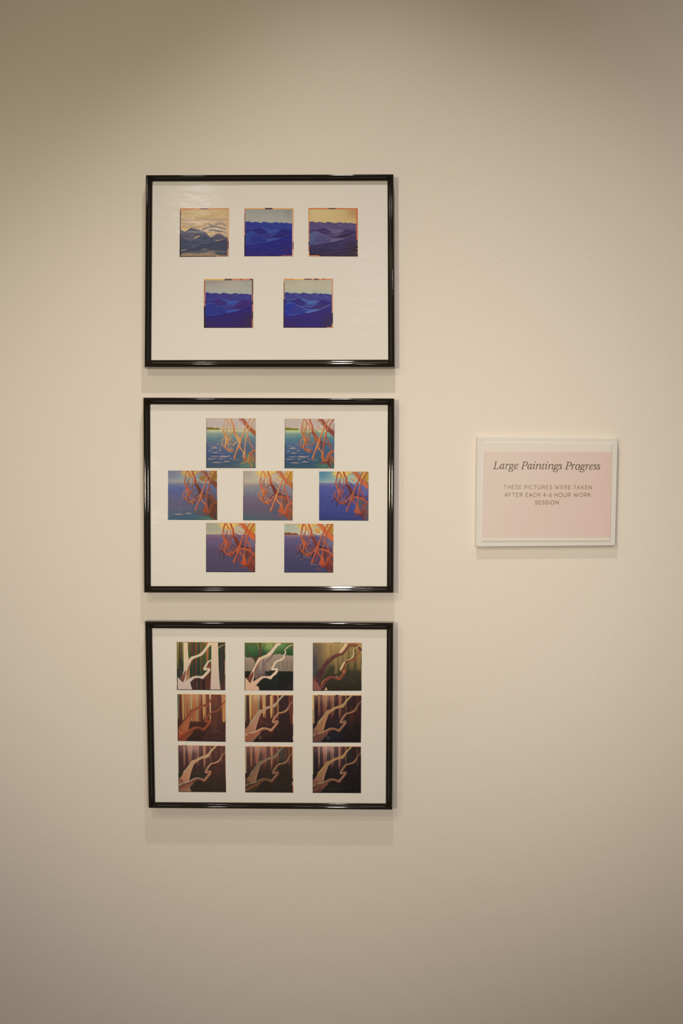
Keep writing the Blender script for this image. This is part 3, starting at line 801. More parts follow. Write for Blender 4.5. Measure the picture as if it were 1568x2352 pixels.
def forest_one(rect):
    R = (108, 115, 1448, 1445)
    c = Canvas(rect, R)
    G1, G2, G3 = (84, 96, 44), (38, 62, 38), (26, 48, 44)
    c.wash([(115, (88, 98, 48)), (500, (56, 78, 42)), (900, (34, 56, 40)), (1445, (30, 46, 44))])
    c.wash([(115, (160, 140, 76)), (600, (110, 100, 50)), (1100, (50, 44, 36))], x=(100, 160), soft=20)
    for x, w_, a, b, y1 in [(195, 22, (88, 62, 42), (52, 32, 30), 1000), (235, 12, (92, 60, 44), (60, 34, 30), 900), (265, 14, (140, 118, 66), (104, 96, 52), 640),
                            (215, 8, (150, 128, 90), (90, 90, 70), 560), (450, 14, (110, 66, 52), (92, 50, 44), 420), (515, 18, (100, 62, 46), (84, 48, 42), 500),
                            (615, 20, (140, 92, 56), (110, 66, 44), 700), (655, 20, (142, 110, 62), (104, 62, 46), 520), (705, 12, (128, 132, 78), (56, 78, 46), 480),
                            (740, 20, (92, 58, 48), (72, 38, 38), 900), (770, 10, (112, 122, 68), (92, 116, 60), 1000), (808, 22, (120, 74, 56), (88, 46, 42), 1100),
                            (870, 26, (94, 98, 50), (70, 80, 44), 700), (950, 40, (176, 106, 62), (166, 92, 58), 650), (1030, 30, (66, 82, 42), (28, 56, 40), 620),
                            (545, 20, (92, 50, 42), (92, 48, 42), 1100), (640, 26, (118, 62, 46), (104, 50, 42), 1060), (700, 16, (42, 66, 42), (30, 56, 40), 1060), (590, 16, (34, 60, 44), (30, 54, 42), 1000)]:
        strip(c, x - w_, x + w_, y1, a, b, .4, soft=14)
    c.wash([(1080, (44, 38, 38)), (1445, (62, 36, 34))], x=(480, 1060), y0=1090, y1=1500, soft=60)
    for x, w_, col in [(560, 16, (88, 46, 44)), (650, 24, (98, 54, 48)), (710, 16, (38, 50, 46)), (770, 16, (92, 48, 42)), (860, 30, (52, 30, 30)), (970, 80, (88, 50, 42))]:
        c.line([(x, 1120, w_), (x + 6, 1300, w_), (x + 4, 1450, w_)], col, soft=20, alpha=.9)
    c.poly([(960, 720), (1000, 690), (1045, 680), (1050, 830), (930, 830)], (120, 64, 48), soft=14)
    c.poly([(900, 1080), (1050, 900), (1050, 1440), (890, 1440)], (88, 48, 40), soft=16, alpha=.9)
    c.wash([(115, (52, 62, 38)), (500, (50, 50, 42)), (900, (44, 40, 40)), (1445, (84, 50, 40))], x=(1240, 1470), soft=8)
    c.line([(1290, 130, 18), (1300, 500, 20), (1310, 1000, 18), (1310, 1440, 16)], (36, 58, 50), alpha=.8, soft=20)
    c.line([(1340, 200, 14), (1360, 600, 16), (1350, 1100, 20)], (88, 50, 44), alpha=.8, soft=18)
    c.line([(1410, 150, 14), (1420, 600, 14), (1410, 1000, 14)], (46, 50, 44), alpha=.8, soft=16)
    c.line([(180, 780, 12), (215, 860, 20), (210, 1000, 30)], (80, 60, 56), alpha=.7, soft=20)
    P1, P2 = (216, 188, 152), (196, 170, 156)
    c.poly([(288, 130), (412, 130), (418, 330), (425, 480), (440, 610), (400, 800), (380, 920), (340, 930), (300, 930), (296, 700)], P1, col2=(212, 182, 150), soft=9)
    limb_base(c, P1, P2)
    c.poly([(355, 905), (372, 920), (340, 1090), (275, 1240), (180, 1095), (250, 1040)], (132, 82, 64), col2=(116, 66, 62), soft=10)
    c.poly([(545, 600), (500, 720), (470, 820), (468, 1110), (345, 1195), (375, 1080), (385, 930), (430, 800), (500, 680)], (148, 90, 62), col2=(170, 120, 78), soft=12)
    c.line([(530, 620, 8), (470, 740, 8), (420, 880, 8), (390, 1040, 8)], (108, 58, 48), alpha=.8)
    # lower S limb
    c.line([(820, 1095, 36), (880, 1035, 36), (950, 960, 38), (1000, 890, 34), (1000, 860, 28), (940, 858, 28), (885, 875, 30), (870, 850, 32), (905, 780, 30), (960, 680, 26), (1010, 640, 20), (1080, 620, 20)], (210, 182, 152), soft=9)
    c.poly([(1065, 120), (1248, 120), (1258, 500), (1268, 850), (1285, 1150), (1318, 1450), (1035, 1450), (1055, 1000), (1062, 500)], P1, col2=P2, soft=9)
    c.line([(1255, 285, 9), (1300, 245, 9), (1345, 210, 9), (1440, 188, 7)], (206, 166, 100), soft=8)
    c.grain(4, 12, 30)
    for e in [('t', 0, 1, 12, (176, 116, 62)), ('l', 0, 1, 14, (110, 70, 48)), ('l', .56, 1, 22, (34, 26, 30)), ('l', .82, .9, 22, (140, 90, 72)), ('b', 0, 1, 16, (30, 36, 44)), ('r', .1, .25, 16, (150, 90, 56)), ('r', .36, .68, 16, (178, 118, 74)), ('r', .8, .95, 8, (110, 70, 50)), ('t', .48, .52, 14, (60, 36, 30))]:
        c.edge(*e)
    return c


def forest_two(rect):
    R = (118, 118, 1460, 1445)
    c = Canvas(rect, R)
    c.wash([(118, (84, 100, 52)), (300, (62, 96, 56)), (520, (46, 70, 46)), (900, (40, 56, 42)), (1445, (30, 34, 30))])
    c.blob(820, 200, 220, 170, (148, 158, 92), .9); c.blob(1150, 190, 160, 120, (108, 140, 84), .8); c.blob(250, 300, 120, 140, (74, 108, 60), .5)
    c.blob(640, 420, 110, 90, (34, 66, 50), .7); c.blob(1300, 420, 170, 120, (40, 72, 40), .8); c.blob(1420, 160, 90, 100, (92, 96, 52), .7)
    TW = (92, 64, 48)
    c.line([(548, 120, 22), (548, 260, 24), (545, 380, 34), (560, 470, 34)], TW, soft=10)
    c.line([(680, 170, 10), (630, 290, 14), (570, 380, 18)], TW, soft=10, alpha=.8)
    c.line([(462, 130, 7), (480, 210, 8), (520, 300, 9)], (150, 140, 90), soft=8, alpha=.8)
    c.line([(180, 220, 8), (205, 340, 12), (250, 460, 16), (320, 530, 24), (420, 590, 44)], (76, 58, 42), soft=12)
    c.line([(905, 120, 8), (900, 240, 10)], TW, alpha=.6)
    c.line([(560, 470, 30), (470, 560, 40), (430, 600, 40)], (74, 56, 44), soft=16)
    # grey undergrowth
    c.poly([(120, 540), (150, 505), (180, 540), (240, 530), (290, 530), (350, 570), (400, 640), (400, 700), (340, 850), (300, 915), (120, 915)], (160, 138, 120), col2=(132, 112, 96), soft=14)
    c.poly([(560, 580), (700, 520), (860, 440), (920, 460), (960, 440), (1030, 440), (1080, 425), (1150, 450), (1240, 480), (1290, 460), (1360, 480), (1420, 470), (1465, 490), (1465, 925), (1050, 915), (900, 890), (760, 920), (690, 900), (640, 1020), (540, 1060), (400, 1130), (400, 960), (480, 760)], (160, 138, 122), col2=(118, 98, 84), soft=16)
    for x, col, a in [(180, (120, 104, 88), .6), (230, (128, 118, 98), .6), (560, (170, 146, 132), .7), (640, (128, 98, 98), .9), (660, (120, 88, 90), .8), (740, (140, 128, 116), .7), (800, (170, 134, 104), .7), (860, (140, 122, 100), .6),
                      (1000, (134, 128, 106), .7), (1060, (112, 108, 90), .7), (1120, (168, 132, 100), .7), (1160, (92, 100, 86), .8), (1230, (120, 100, 82), .7), (1300, (112, 94, 78), .7), (1370, (130, 110, 90), .5), (1420, (116, 94, 78), .7)]:
        c.line([(x, 560 if x > 900 else 640, 12), (x + 4, 750, 16), (x, 900, 14)], col, alpha=a, soft=26, fade=.15)
    c.line([(640, 600, 26), (640, 760, 28), (630, 900, 34), (640, 1000, 40)], (122, 92, 94), alpha=.8, soft=30)
    c.line([(890, 430, 10), (860, 520, 14), (780, 590, 16), (720, 650, 18)], (98, 78, 66), soft=14, alpha=.9)
    c.blob(560, 1020, 130, 60, (92, 74, 70), .7); c.blob(470, 940, 50, 120, (110, 88, 76), .6)
    c.wash([(900, (36, 34, 28)), (1150, (26, 28, 26)), (1445, (30, 26, 30))], x=(1040, 1480), y0=912, y1=1500, soft=22)
    c.wash([(900, (34, 32, 26)), (1100, (30, 28, 24))], x=(118, 330), y0=915, y1=1500, soft=20)
    c.poly([(760, 920), (900, 880), (980, 900), (1060, 960), (1060, 1445), (400, 1445), (420, 1180), (600, 1060), (730, 1020)], (38, 42, 36), col2=(28, 28, 26), soft=24)
    c.poly([(420, 1120), (390, 1080), (400, 1180)], (52, 56, 56), soft=20)
    c.blob(1380, 1380, 120, 130, (54, 38, 34), .6)
    P1, P2 = (220, 190, 164), (206, 164, 134)
    c.poly([(118, 1080), (170, 1120), (270, 1250), (330, 1110), (355, 925), (240, 1050), (320, 900), (350, 840), (420, 690), (500, 545), (600, 500), (720, 450), (830, 350), (920, 240), (1000, 130), (1110, 135), (1120, 175), (1040, 210), (960, 310), (900, 410), (800, 490), (700, 540), (580, 590),
            (500, 700), (420, 830), (390, 940), (375, 1100), (350, 1205), (480, 1120), (590, 1050), (700, 1045), (830, 1040), (870, 1110), (840, 1140), (720, 1100), (640, 1100), (560, 1160), (425, 1315), (500, 1330), (530, 1450), (118, 1450)], P1, col2=P2, soft=9)
    c.line([(520, 560, 14), (600, 530, 16), (700, 505, 14), (760, 480, 10)], (186, 178, 100), alpha=.7, soft=14, fade=.1)
    c.poly([(362, 910), (372, 940), (345, 1090), (275, 1250), (180, 1105), (250, 1040)], (122, 62, 50), col2=(116, 62, 54), soft=10)
    c.poly([(560, 600), (510, 700), (450, 830), (400, 950), (395, 880), (430, 800), (500, 680)], (150, 92, 62), col2=(120, 66, 48), soft=12)
    c.line([(840, 1090, 34), (890, 1030, 32), (970, 960, 36), (1012, 890, 30), (1005, 858, 26), (940, 856, 24), (890, 862, 28), (880, 830, 28), (925, 750, 24), (965, 670, 24), (1040, 625, 24), (1130, 590, 26), (1190, 540, 26), (1215, 460, 22), (1250, 385, 18), (1225, 330, 13), (1280, 270, 12), (1350, 210, 12), (1450, 182, 8)], [P1, P1, P1, (222, 190, 164), (206, 178, 148), (208, 184, 140)], soft=9)
    c.grain(4, 12, 24)
    for e in [('t', 0, 1, 10, (196, 150, 88)), ('l', 0, .6, 12, (90, 70, 50)), ('l', .38, .48, 14, (110, 50, 44)), ('l', .7, 1, 16, (60, 40, 36)), ('b', .3, 1, 16, (22, 26, 36)), ('r', 0, .18, 10, (110, 60, 46)), ('r', .35, .6, 10, (170, 110, 80))]:
        c.edge(*e)
    return c


def forest_three(rect):
    R = (118, 110, 1460, 1442)
    c = Canvas(rect, R)
    c.wash([(110, (168, 134, 86)), (500, (140, 112, 68)), (850, (92, 78, 50)), (1100, (62, 54, 36)), (1442, (42, 34, 26))])
    c.blob(130, 700, 190, 560, (66, 64, 70), .95); c.blob(200, 250, 170, 180, (104, 84, 74), .6)
    c.blob(820, 180, 220, 140, (188, 156, 100), .7); c.blob(570, 350, 90, 160, (180, 136, 80), .5)
    for x, w_, col, y1, a in [(280, 26, (112, 84, 62), 900, .5), (350, 20, (96, 76, 58), 900, .4), (430, 26, (132, 104, 76), 800, .5), (620, 26, (112, 98, 62), 760, .5), (690, 22, (150, 118, 72), 640, .5), (750, 36, (150, 120, 74), 900, .8), (820, 16, (96, 84, 54), 800, .5),
                              (870, 22, (156, 124, 76), 760, .6), (940, 16, (92, 88, 50), 700, .6), (1000, 22, (150, 126, 78), 700, .5), (1100, 26, (96, 84, 44), 860, .7), (1180, 30, (124, 108, 66), 800, .6), (1280, 26, (76, 66, 40), 960, .7), (1390, 36, (146, 108, 62), 850, .7)]:
        c.line([(x, 120, w_), (x, 500, w_), (x + 3, y1, w_ * .8)], col, alpha=a, soft=30, fade=.08)
    c.poly([(450, 1000), (520, 860), (600, 740), (720, 760), (760, 930), (900, 880), (1080, 860), (1460, 900), (1460, 1442), (400, 1442)], (62, 58, 44), col2=(42, 34, 26), soft=90, alpha=.85)
    c.line([(750, 700, 30), (755, 840, 30), (750, 940, 44)], (126, 100, 62), alpha=.8, soft=24)
    c.line([(1085, 700, 16), (1085, 1000, 20), (1080, 1200, 24)], (50, 42, 30), alpha=.7, soft=26)
    c.line([(1280, 700, 14), (1280, 1000, 16), (1310, 1160, 12)], (56, 46, 30), alpha=.7, soft=20)
    c.line([(1150, 1060, 4), (1180, 1150, 5), (1250, 1190, 5), (1320, 1240, 4)], (98, 82, 50), alpha=.8, fade=.15)
    # main limb
    c.line([(170, 1270, 120), (270, 1090, 100), (380, 860, 76), (480, 690, 68), (580, 590, 60), (700, 500, 52), (830, 440, 48), (920, 400, 50), (990, 320, 48), (1060, 230, 46), (1150, 180, 42), (1300, 172, 40)],
           [(66, 48, 54), (74, 44, 50), (88, 50, 50), (104, 58, 50), (124, 68, 54), (136, 80, 56), (150, 88, 56)], hi=(116, 66, 54), lo=(84, 50, 48), soft=14, grain=24)
    c.line([(160, 1110, 30), (260, 960, 30), (340, 820, 26)], (46, 40, 46), alpha=.7, soft=30, fade=.2)
    c.poly([(810, 400), (900, 290), (1000, 125), (1075, 130), (1060, 190), (980, 310), (920, 375)], (212, 182, 132), soft=12)
    c.line([(820, 405, 5), (920, 370, 6), (1000, 250, 6)], (206, 164, 110), alpha=.6)
    c.poly([(118, 1150), (200, 1160), (270, 1260), (350, 1380), (340, 1442), (118, 1442)], (136, 84, 70), col2=(132, 76, 66), soft=24)
    c.line([(180, 1180, 10), (220, 1300, 12), (240, 1440, 12)], (112, 62, 56), alpha=.5, soft=20)
    # lower limb
    c.line([(380, 1330, 50), (430, 1210, 62), (520, 1130, 50), (610, 1075, 38), (700, 1075, 32), (790, 1105, 30), (840, 1120, 38), (900, 1040, 32), (970, 960, 36), (1020, 890, 34), (1000, 870, 36), (930, 890, 30)], [(104, 56, 52), (110, 60, 50), (124, 64, 48), (150, 78, 46), (130, 62, 46), (168, 88, 54)], hi=(140, 78, 58), lo=(86, 44, 40), soft=12)
    c.line([(350, 1300, 8), (370, 1210, 8), (430, 1150, 6), (520, 1095, 5)], (178, 116, 72), alpha=.8, fade=.15)
    c.line([(850, 1150, 5), (930, 1070, 5), (1010, 970, 6)], (168, 96, 60), alpha=.8, fade=.15)
    c.blob(785, 1052, 30, 14, (196, 160, 112), .9); c.blob(975, 920, 26, 30, (214, 140, 92), .9)
    c.line([(960, 860, 26), (980, 760, 30), (1020, 670, 28), (1100, 630, 30), (1200, 590, 30), (1310, 550, 26)], [(98, 52, 46), (92, 48, 44), (112, 56, 46), (120, 66, 50)], lo=(150, 88, 56), soft=12)
    c.poly([(855, 850), (900, 760), (960, 650), (1020, 628), (980, 720), (930, 820), (900, 850), (880, 890)], (212, 180, 130), soft=12)
    c.line([(1040, 605, 7), (1150, 570, 10), (1210, 500, 16), (1245, 400, 14), (1225, 340, 9), (1260, 280, 8), (1340, 225, 8), (1450, 185, 7)], (206, 178, 126), soft=9)
    c.line([(1310, 520, 22), (1350, 430, 24), (1400, 340, 24), (1450, 270, 24)], (144, 90, 54), soft=14)
    c.line([(1370, 230, 18), (1410, 280, 30), (1460, 310, 30)], (92, 52, 48), soft=12)
    c.poly([(490, 1330), (530, 1442), (430, 1442)], (204, 158, 112), soft=12)
    c.line([(430, 1380, 26), (380, 1420, 26)], (92, 46, 44), alpha=.7, soft=20)
    c.grain(4, 12, 30)
    for e in [('t', 0, 1, 12, (190, 142, 84)), ('t', .42, .57, 16, (96, 78, 46)), ('b', 0, 1, 16, (24, 34, 42)), ('l', 0, 1, 8, (70, 60, 60)), ('l', .78, 1, 14, (44, 38, 40)), ('r', .25, .45, 12, (60, 44, 34)), ('r', .45, .8, 8, (160, 120, 90))]:
        c.edge(*e)
    return c
# ---- palettes and places of the 21 prints (crop origin in the photo frame, corner points in crop units)
WREF = (97, 95, 1465, 1432)
WAVES_BLUE = dict(sky=[(146, 140, 130), (158, 150, 136), (160, 156, 142)], skyr=(140, 130, 120),
    B=(40, 40, 116), M=(48, 58, 128), D=(40, 34, 104), DD=(44, 32, 94), L=(58, 78, 140), H=(84, 96, 146), S1=(48, 64, 126), S2=(36, 40, 118), crest=3,
    F1=(34, 36, 118), F2=(42, 32, 100), FL=(56, 54, 114), corner=(46, 34, 98), rim=6, hk=.7, detail=.25,
    edges=[('l', 0, 1, 24, (186, 112, 76)), ('l', .12, .5, 18, (104, 66, 50)), ('l', .56, 1, 24, (24, 18, 26)), ('b', 0, .76, 14, (60, 24, 34)), ('b', .76, 1, 22, (176, 84, 66)),
           ('r', 0, 1, 36, (204, 154, 90)), ('r', .38, 1, 36, (216, 164, 136)), ('r', .7, .86, 26, (110, 62, 54)), ('t', 0, 1, 38, (206, 154, 88)), ('t', .42, .57, 36, (50, 32, 28))])
WAVES_DUSK = dict(sky=[(194, 168, 116), (196, 164, 110), (198, 166, 112)], skyr=(168, 122, 80), glow=(420, 260, (202, 176, 124)),
    B=(78, 66, 104), M=(88, 74, 108), D=(62, 48, 88), DD=(54, 38, 58), L=(104, 92, 122), H=(138, 116, 122), S1=(86, 90, 124), S2=(62, 66, 112), crest=7,
    F1=(62, 54, 98), F2=(48, 36, 56), FL=(74, 64, 104), corner=(50, 36, 46), rim=7, hk=.8, detail=.9,
    edges=[('l', 0, 1, 24, (200, 128, 76)), ('l', .7, .76, 22, (28, 22, 24)), ('l', .76, .9, 22, (150, 92, 64)), ('b', 0, .22, 28, (204, 124, 72)), ('b', .22, 1, 16, (78, 34, 26)), ('l', .9, 1, 24, (220, 166, 104)),
           ('r', 0, 1, 40, (198, 98, 48)), ('r', .45, .66, 38, (194, 92, 66)), ('r', .66, 1, 44, (50, 38, 36)), ('t', 0, 1, 34, (192, 104, 50)), ('t', .41, .56, 26, (60, 46, 30)),
           ('r', .70, .715, 30, (220, 160, 120)), ('r', .755, .77, 30, (220, 160, 120)), ('r', .835, .85, 30, (220, 160, 120)), ('r', .91, .925, 26, (220, 160, 120))])
WAVES_DEEP = dict(sky=[(140, 128, 118), (160, 150, 136), (162, 162, 148)], skyr=(160, 156, 140), glow=(900, 230, (178, 164, 142)),
    B=(48, 48, 116), M=(62, 54, 116), D=(58, 38, 100), DD=(56, 36, 92), L=(56, 84, 150), H=(64, 104, 168), S1=(44, 52, 126), S2=(36, 40, 126), crest=5,
    F1=(42, 34, 108), F2=(50, 32, 80), FL=(44, 34, 104), corner=(58, 38, 66), rim=5, hk=.6, detail=1.0,
    edges=[('l', 0, 1, 40, (190, 122, 84)), ('l', .56, 1, 40, (40, 34, 34)), ('l', .46, .475, 40, (70, 40, 36)), ('b', 0, 1, 14, (60, 26, 30)), ('r', 0, 1, 36, (168, 98, 66)), ('r', 0, .32, 30, (96, 62, 46)), ('r', .45, .52, 30, (52, 36, 36)), ('r', .66, .82, 30, (66, 44, 42)), ('r', .92, 1, 24, (150, 90, 72)),
           ('t', 0, .42, 44, (206, 164, 100)), ('t', .42, .57, 40, (86, 60, 46)), ('t', .57, 1, 40, (196, 118, 84)), ('t', .74, .76, 34, (90, 50, 40)), ('t', .93, 1, 38, (110, 66, 50))],
    ticks=[('l', .05, .3, 14, 36, (130, 82, 60))])
WAVES_LAST = dict(sky=[(160, 156, 136), (178, 166, 140), (168, 168, 144)], skyr=(186, 172, 146), glow=(700, 220, (186, 172, 144)),
    B=(54, 54, 120), M=(66, 62, 120), D=(52, 40, 106), DD=(64, 44, 96), L=(76, 104, 158), H=(108, 134, 174), S1=(42, 52, 134), S2=(40, 48, 134), crest=7,
    F1=(54, 42, 112), F2=(50, 34, 90), FL=(50, 44, 120), corner=(56, 42, 72), rim=7, hk=1.1, detail=1.15,
    edges=[('l', 0, 1, 28, (206, 148, 100)), ('l', .41, 1, 26, (56, 36, 36)), ('b', 0, 1, 14, (66, 30, 34)), ('b', .88, 1, 18, (200, 124, 78)), ('r', 0, 1, 30, (206, 138, 92)), ('r', .7, .92, 28, (56, 36, 34)),
           ('t', 0, .25, 36, (206, 140, 86)), ('t', .22, .4, 34, (216, 170, 84)), ('t', .4, 1, 34, (200, 128, 88)), ('t', .42, .57, 24, (78, 48, 44)), ('t', .62, .71, 30, (74, 40, 40)), ('t', .79, .83, 22, (96, 58, 44))],
    ticks=[('l', .07, .38, 18, 26, (50, 34, 30))])


def mang(**k):
    d = dict(O=(198, 112, 62), O2=(188, 96, 56), D=(126, 60, 46), H=(222, 158, 102), K=(70, 38, 40), T=(126, 76, 66), A=(170, 110, 84), basin=(172, 88, 54),
             TK=(104, 52, 44), TH=None, TL=None, TR=(176, 96, 62), tw=44, X=(176, 90, 56), R3=(180, 92, 56), R1=(206, 128, 74), R1b=(200, 108, 60), R2=(196, 104, 60), R2b=(188, 92, 54), F=(190, 88, 46),
             Z=(176, 84, 50), Z2=(120, 56, 40), Zh=(200, 116, 72), tangle=(78, 62, 50), gl=(210, 166, 138), edges=[])
    d.update(k)
    return d


